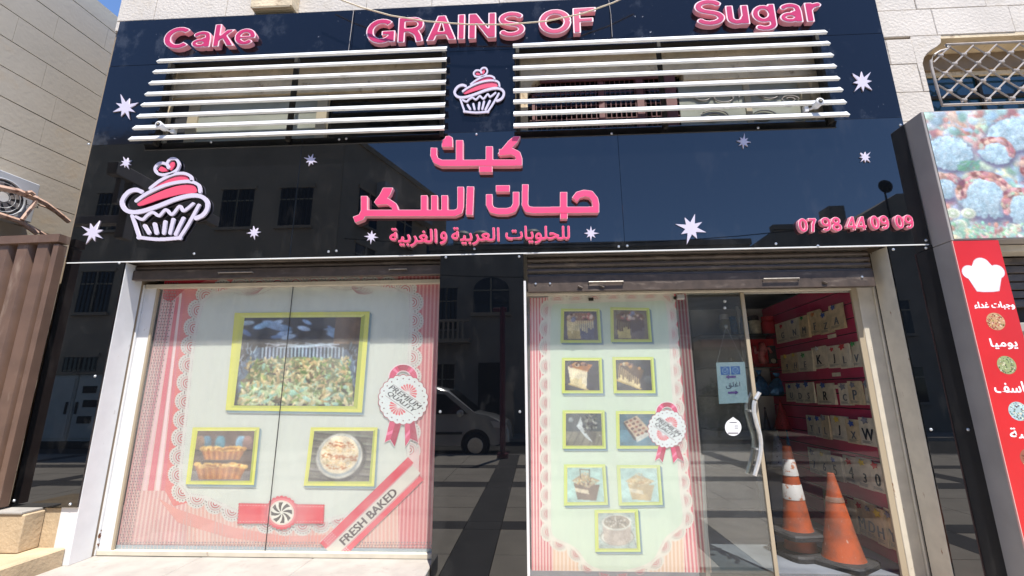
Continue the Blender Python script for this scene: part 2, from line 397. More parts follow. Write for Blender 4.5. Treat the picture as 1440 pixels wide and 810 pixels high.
class Canvas:
    "a printed photograph painted as soft shapes in memory, then laid down as a fine grid of vertex colours"
    def __init__(s, W, H, base=(128, 128, 128)):
        s.W, s.H = W, H; s.a = np.empty((H, W, 3)); s.a[:] = np.array(base)/255; s.Y, s.X = np.mgrid[0:H, 0:W]; s.X = (s.X+.5)/W; s.Y = 1-(s.Y+.5)/H; s.asp = H/W; s.rg = np.random.default_rng(W+H)
    def _put(s, al, c): s.a += al[..., None]*(np.array(c)/255-s.a)
    def ell(s, u, v, r, c, el=1, rot=0, soft=.35, shade=.16):
        i0 = max(0, int((1-v-r/s.asp*1.3)*s.H)-1); i1 = min(s.H, int((1-v+r/s.asp*1.3)*s.H)+2); j0 = max(0, int((u-r*1.3)*s.W)-1); j1 = min(s.W, int((u+r*1.3)*s.W)+2)
        if i0 >= i1 or j0 >= j1: return
        x = s.X[i0:i1, j0:j1]-u; y = (s.Y[i0:i1, j0:j1]-v)*s.asp; xr = x*math.cos(rot)+y*math.sin(rot); yr = (-x*math.sin(rot)+y*math.cos(rot))/el
        d = np.sqrt(xr*xr+yr*yr)/r; sf = max(soft, .7/(r*s.W)); al = np.clip((1-d)/sf+.5, 0, 1)[..., None]
        col = np.array(c)/255*(1+shade*np.clip((y-x*.4)/r, -1, 1))[..., None]; s.a[i0:i1, j0:j1] += al*(np.clip(col, 0, 1)-s.a[i0:i1, j0:j1])
    def poly(s, pts, c):
        B = np.zeros(s.X.shape, bool); j = len(pts)-1
        for i in range(len(pts)):
            (xi, yi), (xj, yj) = pts[i], pts[j]
            if yi != yj: B ^= ((yi > s.Y) != (yj > s.Y)) & (s.X < (xj-xi)*(s.Y-yi)/(yj-yi)+xi)
            j = i
        s._put(B.astype(float), c)
    def line(s, pts, w, c):
        for (x0, y0), (x1, y1) in zip(pts[:-1], pts[1:]):
            dx, dy = x1-x0, (y1-y0)*s.asp; l = dx*dx+dy*dy or 1e-9; X = s.X-x0; Y = (s.Y-y0)*s.asp; t = np.clip((X*dx+Y*dy)/l, 0, 1); d = np.hypot(X-t*dx, Y-t*dy)
            s._put(np.clip((w/2-d)*s.W+.5, 0, 1), c)
    def blur(s, n=1):
        for _ in range(n):
            p = np.pad(s.a, ((1, 1), (1, 1), (0, 0)), 'edge'); s.a = (p[1:-1, 1:-1]*2+p[:-2, 1:-1]+p[2:, 1:-1]+p[1:-1, :-2]+p[1:-1, 2:])/6
    def grain(s, k=.03, big=.06):
        n = s.rg.normal(size=s.a.shape[:2])*k; m = s.rg.normal(size=(s.H//6+2, s.W//6+2)); m = np.kron(m, np.ones((6, 6)))[:s.H, :s.W]
        for _ in range(4): m = (m+np.roll(m, 2, 0)+np.roll(m, -2, 0)+np.roll(m, 2, 1)+np.roll(m, -2, 1))/5
        s.a = np.clip(s.a*(1+n+m*big)[..., None], 0, 1)
    def build(s, name, parent, fn, m, fade=0, fadec=(188, 206, 196)):
        "fn(u,v) -> world point"
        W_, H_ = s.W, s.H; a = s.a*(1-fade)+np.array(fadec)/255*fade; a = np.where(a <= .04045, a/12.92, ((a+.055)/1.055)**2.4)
        vs = [tuple(fn((j+.5)/W_ if 0 < j < W_-1 else (0 if j == 0 else 1), 1-((i+.5)/H_ if 0 < i < H_-1 else (0 if i == 0 else 1)))) for i in range(H_) for j in range(W_)]
        fs = [(i*W_+j, (i+1)*W_+j, (i+1)*W_+j+1, i*W_+j+1) for i in range(H_-1) for j in range(W_-1)]
        me = bpy.data.meshes.new(name); me.from_pydata(vs, [], fs); at = me.color_attributes.new('Col', 'FLOAT_COLOR', 'POINT')
        at.data.foreach_set('color', np.concatenate([a.reshape(-1, 3), np.ones((W_*H_, 1))], 1).ravel()); me.update(); return link(name, me, m, parent)
def jit(c, a): 
    k = random.uniform(-a, a); return tuple(max(0, min(255, v+k+random.uniform(-a, a)*.35)) for v in c)

# =================================================================== THE SETTING
def sheet(name, x0, x1, y0, y1, z, m, kind='structure'):
    return tag(mesh(name, [(x0, y0, z), (x1, y0, z), (x1, y1, z), (x0, y1, z)], [(0, 1, 2, 3)], m), kind=kind)
sheet('ground', -400, 400, -400, 400, -.30, M['asphalt'])
road = tag(box('road', -60, 60, -13.0, -8.6, -.296, -.22, M['asphalt']), kind='structure')
pv = tag(box('pavement', -60, 60, -8.45, 3.0, -.29, -.125, M['mortar']), kind='structure')
kb = tag(box('kerb', -60, 60, -8.6, -8.45, -.29, -.09, M['kerb']), kind='structure')
pv2 = tag(box('far_pavement', -60, 60, -15.0, -13.0, -.29, -.1, M['pave']), kind='structure')
# paving: light slabs with dark bands between them, the slabs in view (reflected too) one by one
slab_me = None
def slab(x0, x1, y0, y1, m, z=-.1):
    return box('paving_slab' if m is M['pave'] else 'paving_band', x0+.004, x1-.004, y0+.004, y1-.004, -.125, z, m, pv)
ybands = [-8.45, -6.75, -6.30, -4.75, -4.25, -2.1, -1.75, 0]
xcols = [-24, -20.2, -19.8, -16.4, -16.0, -12.8, -12.4, -9.5, -9.1, -6.1, -5.7, -3.0, -2.6, -.9, -.45, 1.7, 2.1, 4.4, 4.8, 7.5, 7.9, 11, 11.4, 15]
for i in range(len(ybands)-1):
    for j in range(len(xcols)-1):
        dk = i in (1, 3, 5) or j % 2 == 1
        y0, y1, x0, x1 = ybands[i], ybands[i+1], xcols[j], xcols[j+1]
        if dk: slab(x0, x1, y0, y1, M['paved'])
        else:
            nx = max(1, round((x1-x0)/.9)); ny = max(1, round((y1-y0)/.8))
            for a in range(nx):
                for b in range(ny):
                    slab(x0+(x1-x0)*a/nx, x0+(x1-x0)*(a+1)/nx, y0+(y1-y0)*b/ny, y0+(y1-y0)*(b+1)/ny, M['pave'], -.1+random.uniform(-.002, .002))

# ------------------------------------------------------------------ shop building (walls)
XO = P(1313, 150, .12).x
bld = thing('shop_building', 'pale limestone building that carries the black cake shop front', 'building', (0, .5, 0))
bm = bmesh.new()
YW0, YW1 = .145, .9
for (x0, x1, z0, z1) in ((-4.95, -4.14, -.3, 6.9), (-.885, -.105, -.3, 6.9), (3.335, XO, -.3, 6.9), (6.3, 9, -.3, 6.9), (XO, 6.3, 5.17, 6.9), (XO, 6.3, 2.9, 4.12),
                         (-4.14, -.885, 2.93, 4.12), (-4.14, -.885, 5.16, 6.9), (-.105, 3.335, 2.93, 4.12), (-.105, 3.335, 5.16, 6.9)):
    bx(bm, x0, x1, YW0, YW1, z0, z1)
bm_obj('wall', bm, M['mortar'], bld)
box('rear_wall', -4.95, 9, 4.2, 4.4, -.3, 6.9, M['interior'], bld)
box('side_wall', -4.95, -4.75, .9, 4.2, -.3, 6.9, M['interior'], bld)
box('side_wall', 8.8, 9, .9, 4.2, -.3, 6.9, M['interior'], bld)
box('roof', -4.95, 9, .9, 4.2, 6.7, 6.9, M['mortar'], bld)
box('intermediate_floor', -4.75, 8.8, .9, 4.2, 2.95, 3.2, M['interior'], bld)
box('partition', -.885, -.7, .9, 4.2, -.1, 2.95, M['interior'], bld)
box('interior_floor', -4.75, 8.8, .32, 4.2, -.29, -.05, M['tilefloor'], bld)
# limestone facing, stone by stone
def stones(x0, x1, z0, z1, first, w=.78, seed=1, skip=None):
    rr = random.Random(seed); k = 0; h = .338; z = first
    while z < z1:
        x = x0 - rr.uniform(0, .5)
        while x < x1:
            ww = w*rr.uniform(.85, 1.15); a, b = max(x, x0), min(x+ww, x1); c, d = max(z, z0), min(z+h, z1)
            if b-a > .03 and d-c > .02:
                yy = .12+rr.uniform(-.003, .003)
                st = box('stone_block', a+.002, b-.002, yy, .150, c+.002, d-.002, M['stone'], bld, .005)
            x += ww
        z += h; k += 1
stones(-4.95, 3.62, 5.74, 6.9, 5.54, .8, 3)
stones(3.62, XO, 2.9, 5.17, 5.197-.338*7, .62, 5)
stones(3.62, 9, 5.197, 6.9, 5.197, .75, 8)
stones(6.3, 9, 2.9, 5.197, 5.197-.338*7, .75, 9)
# moulded corner stone of the recessed window
cs = [(XO-.06, 5.193)]+[(XO-.06, 4.80)]+[(P(a, b, .12).x, P(a, b, .12).z) for a, b in ((1299, 97), (1297, 90), (1299, 81), (1303, 75), (1309, 70), (1318, 65), (1323, 60), (1323.5, 53))]; cs[-1] = (cs[-1][0], 5.193); cs[1] = (XO-.06, cs[2][1]-.02)
plate('corner_stone', [cs], .118, .42, M['stone'], bld)
# soffit and sill of that window; the soffit's tan of bounced light is put into its colour
box('window_lintel', XO, 6.3, .125, .44, 5.158, 5.196, M['stone_tan'], bld)
box('window_sill', 4.25, 6.3, .06, .44, 4.10, 4.15, M['stone_tan'], bld)

# ------------------------------------------------------------------ left neighbour: long wall of grey limestone courses
lw = thing('neighbouring_building', 'grey tan limestone side wall in long level courses left of the shop', 'building', (-6.2, 1, 0))
p0 = Vector((-6.2, 0, 0)); wd = Vector((.085, 1, 0)).normalized(); wnrm = Vector((wd.y, -wd.x, 0))
def onleft(px, py): return PP(px, py, p0, wnrm)
z_ref = onleft(0, 177).z; hz = (onleft(0, 5).z-onleft(0, 221).z)/5
ztop = onleft(134, 1).z
zc = z_ref-16*hz; rr = random.Random(4)
a0 = p0+wd*(-.6)
bm = bmesh.new(); q0 = p0+wd*(-.2)-wnrm*.03; q1 = p0+wd*9-wnrm*.03
slabquad(bm, [(q0.x, q0.y, -.3), (q1.x, q1.y, -.3), (q1.x, q1.y, ztop), (q0.x, q0.y, ztop)], -wnrm*3)
bm_obj('wall_core', bm, M['mortar'], lw)
while zc < ztop-.02:
    s = -.2-rr.uniform(0, .8); z1 = min(zc+hz-.011, ztop+.03)
    while s < 9:
        e = s+rr.uniform(.75, 1.35); a, b = max(s, -.2)+.0015, min(e, 9)-.0015
        u0 = p0+wd*a+wnrm*rr.uniform(0, .004); u1 = p0+wd*b+wnrm*rr.uniform(0, .004)
        if z1 > .2:
            bm = bmesh.new(); slabquad(bm, [(u0.x, u0.y, zc), (u1.x, u1.y, zc), (u1.x, u1.y, z1), (u0.x, u0.y, z1)], -wnrm*.028)
            bm_obj('stone_block', bm, M['course'], lw)
        s = e
    zc += hz

# ------------------------------------------------------------------ base stones at lower left
bs = thing('stone_plinth', 'tan limestone plinth and step under the left end of the black cladding', 'plinth', (-4.6, 0, -.1))
box('wall_block', -4.9, -4.135, .02, .145, -.1, .515, M['base_stone'], bs, .004)
q = P(90, 771, 0)
box('step', -6.4, q.x, -2.2, .02, -.12, q.z, M['base_stone'], bs, .01)
box('pier_block', -6.4, P(38, 740, -.12).x, -.16, .018, q.z+.003, .50, M['base_stone'], bs, .008)
box('capping', -6.4, P(40, 716, -.12).x, -.17, .01, .503, .522, M['marble'], bs, .003)
th = thing('threshold', 'worn white marble threshold slabs under the big left shop window', 'step', (-2.5, 0, -.1))
xs = [-4.25, -3.1, -2.05, -.93]
for i in range(3): box('marble_slab', xs[i]+.002, xs[i+1]-.002, -.42, .40, -.1, .045+.0015*i, M['marble'], th, .006)
th2 = thing('threshold', 'low worn marble threshold running under the glass shop door', 'step', (1.6, 0, -.1))
box('marble_slab', -.11, 3.34, .0, .40, -.26, -.127, M['marble'], th2, .006)

# ------------------------------------------------------------------ black glossy cladding on the piers
def screw(px, py, parent, Y=0, r=.013):
    p = P(px, py, Y) if px is not None else None
    lathe('screw', [(r, 0), (r, -.004), (r*.6, -.010), (.001, -.011)], (p.x, Y, p.z), M['screw'], parent, 10, 'Y')
def cladding(x0, x1, z0, z1, label, screws, col):
    t = thing('black_panel', label, 'wall panel', ((x0+x1)/2, 0, z0))
    box('panel', x0, x1, 0, .016, z0, z1, M['acrylic'], t, .0015); box('batten', x0+.02, x1-.02, .018, .14, z0+.01, z1-.01, M['slot'], t)
    for s in screws: screw(*s, t)
    return t
cladding(-4.77, -4.135, .523, 2.822, 'narrow black mirror-like panel between the brown gate and the white jamb', [(88, 371), (168, 370), (50, 529), (134, 529), (99, 709), (20, 704)], 0)
cladding(-.905, -.095, -.09, 2.822, 'black mirror-like panel on the pier between window and door', [(627, 362), (730, 361), (619, 579), (731, 579)], 0)
cladding(3.315, 3.80, -.09, 2.822, 'black mirror-like panel between the door jamb and the red sign', [(1256, 351), (1302, 349), (1309, 604), (1361, 604)], 0)

# ------------------------------------------------------------------ the shop sign
sg = thing('shop_sign', 'black fascia sign with pink raised lettering, white stars and a pink cupcake', 'sign', (-.5, 0, 2.83))
ZS0, ZS1, ZM, ZT0 = 2.828, 4.150, 5.145, 5.755
SX0, SX1 = -4.77, 3.70
XJ = P(873, 260).x
for (a, b) in ((SX0, -2.42), (-2.42, XJ), (XJ, SX1)):
    box('lower_panel', a+.0012, b-.0012, -.004, .014, ZS0, ZS1, M['acrylic'], sg, .001)
for (a, b) in ((SX0, P(497, 40).x), (P(497, 40).x, P(858, 30).x), (P(858, 30).x, SX1)):
    box('upper_panel', a+.002, b-.002, -.003, .012, ZM+.002, ZT0, M['fascia'], sg, .001)
for (a, b) in ((SX0, -4.07), (-.905, -.16), (3.0, SX1)):
    box('middle_panel', a, b, -.003, .012, ZS1+.002, ZM-.002, M['fascia'], sg, .001)
box('edge_trim', SX0+.02, SX1-.02, -.006, .02, ZS0-.012, ZS0-.002, M['alu'], sg)
bm = bmesh.new()
for (x0, x1, z0, z1) in ((SX0+.01, SX1-.01, ZM+.04, ZT0-.01), (SX0+.01, SX1-.01, ZS0+.01, ZS1-.03), (SX0+.01, -4.12, ZS1-.03, ZM+.04), (-.86, -.2, ZS1-.03, ZM+.04), (3.04, SX1-.01, ZS1-.03, ZM+.04)):
    bx(bm, x0, x1, .014, .118, z0, z1)
bm_obj('backing_frame', bm, M['slot'], sg)
for s in ((125, 203), (91, 361), (273, 357), (462, 354), (473, 353), (477, 196), (487, 195), (670, 189), (667, 350), (870, 347), (882, 346), (1091, 343), (1302, 338), (1150, 346), (860, 188), (1066, 180), (897 - 600, 200), (1266, 176)): screw(*s, sg, -.004)

# Latin letters, drawn as strokes in units of the cap height
w = .205
GL = {
 'C': (.80, [('s', arc(.42, .5, .315, .395, 42, 318), w, 'b')]),
 'G': (.86, [('s', arc(.43, .5, .325, .395, 45, 335), w, 'b'), ('s', [(.44, .42), (.80, .42)], .17, 'b'), ('s', [(.73, .5), (.73, .04)], .15, 'b')]),
 'R': (.80, [('s', [(.12, 0), (.12, 1)], w, 'b'), ('s', [(.12, .91), (.42, .91)]+arc(.44, .7, .2, .21, 80, -80, 10)+[(.40, .48), (.12, .48)], .18, 'b'), ('s', [(.38, .47), (.52, .36), (.58, .22), (.62, 0)], w, 'b')]),
 'A': (.80, [('p', [(0, 0), (.30, 1), (.52, 1), (.82, 0), (.60, 0), (.53, .2), (.28, .2), (.22, 0)]), ('-', [(.335, .37), (.475, .37), (.41, .72)])]),
 'I': (.32, [('s', [(.15, 0), (.15, 1)], w, 'b')]),
 'N': (.80, [('s', [(.12, 0), (.12, 1)], w, 'b'), ('s', [(.66, 0), (.66, 1)], w, 'b'), ('p', [(.02, 1), (.24, 1), (.76, 0), (.54, 0)])]),
 'S': (.76, [('s', arc(.38, .715, .255, .19, 20, 180, 12)+arc(.38, .72, .255, .20, 185, 250, 6)+arc(.38, .28, .27, .21, 70, 0, 6)+arc(.38, .285, .27, .20, 0, -160, 12), .19, 'b')]),
 'O': (.90, [('s', arc(.44, .5, .335, .395, 0, 360, 32), w, 'b')]),
 'F': (.68, [('s', [(.12, 0), (.12, 1)], w, 'b'), ('s', [(.12, .91), (.64, .91)], .18, 'b'), ('s', [(.12, .50), (.56, .50)], .17, 'b')]),
 'a': (.62, [('s', arc(.29, .53, .17, .12, 170, 20, 10)+[(.47, .42), (.47, .0)], .17, 'b'), ('s', arc(.26, .2, .165, .125, 0, 360, 20), .15, 'b'), ('s', [(.30, .38), (.46, .41)], .11, 'b')]),
 'k': (.60, [('s', [(.10, 0), (.10, 1)], .19, 'b'), ('p', [(.16, .22), (.16, .46), (.36, .73), (.60, .73)]), ('p', [(.22, .42), (.38, .50), (.62, 0), (.40, 0)])]),
 'e': (.62, [('s', arc(.30, .365, .21, .275, 0, 318, 26), .18, 'b'), ('s', [(.12, .345), (.59, .345)], .12, 'b')]),
 'u': (.62, [('s', [(.11, .73), (.11, .26)]+arc(.27, .24, .16, .15, 180, 360, 10)+[(.47, .30)], .19, 'b'), ('s', [(.47, .73), (.47, 0)], .19, 'b')]),
 'g': (.64, [('s', arc(.28, .37, .19, .25, 0, 360, 24), .17, 'b'), ('s', [(.49, .73), (.49, .0)]+arc(.29, -.03, .2, .15, 0, -150, 10), .18, 'b')]),
 'r': (.42, [('s', [(.11, .73), (.11, 0)], .19, 'b'), ('s', arc(.36, .42, .24, .22, 165, 88, 8), .18, 'b')]),
 '0': (.58, [('s', arc(.28, .5, .185, .40, 0, 360, 28), .19, 'b')]),
 '7': (.55, [('s', [(.03, .90), (.48, .90)], .19, 'b'), ('s', [(.44, .93), (.28, .55), (.20, 0)], .19, 'b')]),
 '9': (.58, [('s', arc(.28, .67, .19, .235, 0, 360, 24), .18, 'b'), ('s', arc(.26, .5, .215, .41, 10, -125, 14), .18, 'b')]),
 '8': (.58, [('s', arc(.28, .735, .165, .18, 0, 360, 20), .17, 'b'), ('s', arc(.28, .27, .195, .20, 0, 360, 20), .18, 'b')]),
 '4': (.60, [('s', [(.43, 0), (.43, 1)], .18, 'b'), ('s', [(.0, .26), (.60, .26)], .17, 'b'), ('s', [(.40, .96), (.07, .27)], .15, 'b')]),
}
def word(txt, x0, x1, zb, zt, zb1=None, zt1=None, yf=-.062, face='pinkface', name='letter', gap=0):
    zb1 = zb if zb1 is None else zb1; zt1 = zt if zt1 is None else zt1
    tot = sum(GL[c][0] if c != ' ' else .34 for c in txt); x = 0
    for c in txt:
        if c == ' ': x += .34; continue
        ad, sh = GL[c]; ox = x
        def conv(loops):
            out = []
            for lp in loops:
                r = []
                for a, b in lp:
                    t = (ox+a)/tot; z0 = zb+(zb1-zb)*t; z1 = zt+(zt1-zt)*t; r.append((x0+(x1-x0)*t, z0+(z1-z0)*b))
                out.append(r)
            return out
        raised(name, sh, .011, conv, yf, -.006, 3.2, [M['pinkside']], [M[face]], sg)
        x += ad
word('Cake', -4.13, -3.045, 5.285, 5.575, 5.30, 5.60)
word('GRAINS OF', -1.80, .745, 5.235, 5.560, 5.265, 5.585)
word('Sugar', 1.76, 3.09, 5.285, 5.615, 5.27, 5.60)
word('07', 2.505, 2.685, 2.955, 3.095, yf=-.045, face='pinkhot', name='digit')
word('98', 2.715, 2.905, 2.96, 3.10, yf=-.045, face='pinkhot', name='digit')
word('44', 2.945, 3.125, 2.965, 3.10, yf=-.045, face='pinkhot', name='digit')
word('09', 3.165, 3.335, 2.965, 3.105, yf=-.045, face='pinkhot', name='digit')
word('09', 3.385, 3.555, 2.965, 3.105, yf=-.045, face='pinkhot', name='digit')

# Arabic words, traced on the sign
YA = -.062
def az(pts): return [(490+x/3.892, 180+y/3.892) for x, y in pts]
def ar(name, shapes, step=.30, face='pinkhot', yf=YA, inset=2.3):
    sh = [((s[0], az(s[1]), s[2]/3.892, s[3]) if s[0] == 's' else (s[0], az(s[1]))) for s in shapes]
    raised(name, sh, step, lambda l: topl(l, yf), yf, -.006, inset, [M['pinkside']], [M[face]], sg)
ar('arabic_word', [('s', [(468, 108), (466, 150), (478, 178), (510, 192), (945, 190)], 36, 'b'), ('s', [(608, 66), (608, 195)], 40, 'b'), ('s', [(771, 100), (771, 195)], 40, 'b'),
                   ('p', [(905, 45), (942, 45), (925, 80), (880, 125), (815, 142), (850, 100), (875, 70)]), ('s', [(825, 134), (895, 128), (925, 143), (934, 170), (934, 204)], 36, 'b')])
ar('arabic_dot', [('p', [(714, 210), (788, 210), (788, 242), (714, 242)])])
ar('arabic_mark', [('p', [(510, 104), (512, 66), (528, 58), (530, 46), (552, 42), (570, 52), (572, 104)])])
ar('arabic_word', [('s', [(86, 372), (86, 455), (70, 488), (30, 503)], 36, 'b'), ('s', [(80, 466), (580, 466), (608, 455), (614, 430), (614, 322)], 36, 'b'),
                   ('p', [(190, 326), (245, 326), (232, 360), (190, 420), (150, 420), (140, 405), (170, 365)]), ('s', [(150, 405), (215, 402), (250, 425), (262, 466)], 34, 'b'),
                   ('s', [(414, 368), (414, 466)], 36, 'b'), ('s', [(470, 368), (470, 466)], 36, 'b'), ('s', [(526, 368), (526, 466)], 36, 'b')])
ar('arabic_letter', [('s', [(668, 320), (662, 476)], 40, 'b')])
ar('arabic_letter', [('s', [(770, 362), (770, 420), (785, 448), (815, 456), (870, 456), (902, 446), (917, 418), (917, 350)], 36, 'b')])
ar('arabic_dot', [('p', [(806, 314), (884, 314), (882, 350), (806, 350)])])
ar('arabic_word', [('s', [(968, 308), (966, 420), (978, 445), (1010, 450), (1368, 448)], 36, 'b'), ('s', [(1178, 350), (1178, 450)], 40, 'b'), ('s', [(1238, 392), (1258, 366), (1290, 357), (1325, 362), (1348, 390), (1354, 420), (1354, 462)], 38, 'b')])
ar('arabic_dot', [('p', [(1158, 466), (1200, 466), (1200, 498), (1158, 498)])])

def small_ar(s, quad, name='arabic_word', yf=-.042, step=.20, dil=2, inset=2, side='pinkside', face='pinkhot', parent=None, yb=-.006, sx=1):
    v, f, _ = text_tris(s); v = [bil(quad, a, b) for a, b in v]; tris = []
    x0 = min(p[0] for p in v)-2; x1 = max(p[0] for p in v)+2; y0 = min(p[1] for p in v)-2; y1 = max(p[1] for p in v)+2
    xs = np.arange(x0, x1, step); ys = np.arange(y0, y1, step); A = np.zeros((len(ys), len(xs)), bool)
    for q in f:
        for k in range(1, len(q)-1):
            a, b, c = v[q[0]], v[q[k]], v[q[k+1]]
            i0 = max(0, int((min(a[1], b[1], c[1])-y0)/step)); i1 = int((max(a[1], b[1], c[1])-y0)/step)+2
            j0 = max(0, int((min(a[0], b[0], c[0])-x0)/step)); j1 = int((max(a[0], b[0], c[0])-x0)/step)+2
            X, Y = np.meshgrid(xs[j0:j1], ys[i0:i1]); e = []
            for p, r in ((a, b), (b, c), (c, a)): e.append((r[0]-p[0])*(Y-p[1])-(r[1]-p[1])*(X-p[0]))
            A[i0:i1, j0:j1] |= ((e[0] >= 0) & (e[1] >= 0) & (e[2] >= 0)) | ((e[0] <= 0) & (e[1] <= 0) & (e[2] <= 0))
    A = morph(A, dil, True)
    b = plate(name, topl(contours(A, x0, y0, step), yf), yf, yb, [M[side]], parent or sg)
    if inset:
        fc = plate('letter_face', topl(contours(morph(A, inset, False), x0, y0, step), yf), yf-.003, yf+.002, [M[face]], None); fc.parent = b
    return b
T_HALAWIYAT = '\uFEDF\uFEE0\uFEA4\uFEE0\uFEEE\uFEF3\uFE8E\uFE95'[::-1]
T_ARABIYA = '\uFE8D\uFEDF\uFECC\uFEAE\uFE91\uFEF4\uFE94'[::-1]
T_GHARBIYA = '\uFE8D\uFEDF\uFED0\uFEAE\uFE91\uFEF4\uFE94'[::-1]
small_ar(T_HALAWIYAT, [(711, 318), (801, 318), (801, 342), (711, 342)], dil=3)
small_ar(T_ARABIYA, [(635, 320), (702, 320), (702, 344), (635, 344)], dil=3)
small_ar('\uFEED', [(619, 326), (628, 326), (628, 343), (619, 343)], dil=3)
small_ar(T_GHARBIYA, [(548, 321), (614, 322), (614, 347), (548, 346)], dil=3)

# stars
def star(px, py, r, rot, seed):
    rr = random.Random(seed); pts = []
    for k in range(16):
        a = R(rot+22.5*k); L = (r*(1 if k % 4 == 0 else .78)*rr.uniform(.9, 1.08)) if k % 2 == 0 else r*.36
        pts.append((px+L*math.cos(a), py+L*math.sin(a)))
    plate('star', topl([pts], -.016), -.016, -.005, M['emwhite'], sg)
for i, s in enumerate(((176, 151, 19, -20), (177, 229, 9.5, -25), (130, 327, 18, -60), (357, 327, 10.5, -5), (437, 225, 10, -70), (522, 333, 10, 5), (831, 328, 11, 0), (972, 321, 23, 15), (1046, 199, 11, 5), (1217, 221, 10, 45), (1213, 115, 18, 40))): star(*s, i)

# cupcake emblems
def emblem(mx, my, step, big):
    f0 = lambda pts: [(mx(150+x/5.7875), my(210+y/5.7875)) for x, y in pts]
    def sm(pts, n=5):
        out = []; q = [pts[0]]+list(pts)+[pts[-1]]
        for i in range(1, len(q)-2):
            for t in [j/n for j in range(n)]: out.append(tuple(.5*((2*q[i][d])+(-q[i-1][d]+q[i+1][d])*t+(2*q[i-1][d]-5*q[i][d]+4*q[i+1][d]-q[i+2][d])*t*t+(-q[i-1][d]+3*q[i][d]-3*q[i+1][d]+q[i+2][d])*t**3) for d in (0, 1)))
        return out+[pts[-1]]
    f = lambda pts: f0(sm(pts)) if len(pts) > 2 else f0(pts)
    k = (mx(160)-mx(150))/10/5.7875
    cv = lambda l: topl(l, -.032)
    def S_(name, strokes, m, yf=-.036, yb=-.020, parent=sg, inset=True):
        sh = [(('s', f(s[0]), s[1]*k, 'r') if isinstance(s[1], (int, float)) else ('p', f(s[0]))) for s in strokes]
        A, x0, y0, st = mask(sh, step, 6)
        o = plate(name, topl(contours(A, x0, y0, st), yf), yf, yb, M[m], parent); return o
    S_('cream_swirl', [([(278, 343), (235, 328), (180, 345), (138, 390), (122, 440), (148, 488), (205, 510), (290, 502), (420, 460), (560, 405), (680, 376), (765, 382), (815, 425), (815, 485), (780, 535), (725, 560)], 34)], 'emwhite')
    S_('pink_filling', [([(245, 445), (330, 392), (470, 330), (600, 292), (700, 288), (728, 320), (722, 352), (600, 365), (450, 402), (300, 452), (258, 460)], None)], 'empink', -.031)
    S_('cream_layer', [([(238, 420), (320, 362), (450, 300), (570, 268), (680, 262), (745, 290), (758, 345)], 26)], 'emwhite', -.039)
    S_('pink_filling', [([(370, 318), (450, 268), (560, 222), (640, 208), (664, 235), (660, 252), (560, 262), (450, 290), (385, 322)], None)], 'empink', -.031)
    S_('cream_layer', [([(352, 316), (430, 256), (530, 206), (620, 194), (678, 216), (690, 250)], 24)], 'emwhite', -.039)
    S_('heart', [([(520, 196), (452, 207), (405, 190), (393, 150), (430, 112), (480, 118), (505, 145)], 22), ([(500, 150), (492, 112), (520, 78), (565, 80), (586, 122), (570, 165), (530, 192)], 22)], 'emwhite', -.039)
    S_('heart_filling', [([(418, 170), (440, 140), (470, 150), (500, 172), (450, 182)], None), ([(508, 150), (520, 110), (548, 100), (552, 135), (522, 172)], None)], 'empink', -.031)
    S_('cake_cup', [([(205, 540), (228, 610), (262, 712), (266, 716), (420, 732), (588, 720), (594, 716), (660, 615), (748, 455)], 27), ([(238, 548), (290, 570), (330, 535), (375, 512), (425, 540), (480, 490), (530, 530), (592, 462), (625, 500), (702, 442)], 24)], 'emwhite')
    for a, b in (((308, 622), (342, 680)), ((388, 608), (404, 680)), ((474, 590), (464, 680)), ((540, 572), (515, 680)), ((622, 562), (560, 690))): S_('cup_rib', [([a, b], 30)], 'emwhite')
emblem(lambda x: x, lambda y: y, .4, True)
emblem(lambda x: 638+(x-169)*73/127, lambda y: 94+(y-221)*66/119, .25, False)

# =================================================================== LOUVRES OVER THE UPPER WINDOWS
def louvre(x0, x1, rows, label, brk, spots, extra_left, extra_right):
    t = thing('louvre_screen', label, 'louvre', ((x0+x1)/2, -.05, 4.2))
    n = len(rows)
    for i, z in enumerate(rows):
        z += random.uniform(-.004, .004); a = x0-(extra_left*(i/(n-1))); b = x1+extra_right*(i/(n-1))
        bm = bmesh.new()
        prof = [(-.120, z-.028), (-.118, z-.033), (-.092, z-.035), (-.092, z-.031), (-.113, z-.028), (-.076, z+.028), (-.082, z+.031)]
        A = [bm.verts.new((a, y, zz)) for y, zz in prof]; B = [bm.verts.new((b, y, zz)) for y, zz in prof]
        bm.faces.new(A); bm.faces.new(B[::-1])
        for k in range(len(prof)): bm.faces.new((A[k], B[k], B[(k+1) % len(prof)], A[(k+1) % len(prof)]))
        bmesh.ops.recalc_face_normals(bm, faces=bm.faces); bm_obj('slat', bm, M['alu'], t)
    for xb in brk: box('bracket', xb-.018, xb+.018, -.044, -.006+.02, rows[-1]-.05, rows[0]+.02, M['slot'], t)
    return t
zr = [5.115-.1365*i for i in range(8)]
louvre(-4.11, -.885, zr, 'left set of eight white louvre slats above the big shop window', [-4.02, -2.57, -.93], [], .14, 0)
louvre(-.175, 3.06, zr, 'right set of eight white louvre slats above the shop door', [-.13, 1.37, 3.0], [], 0, .06)
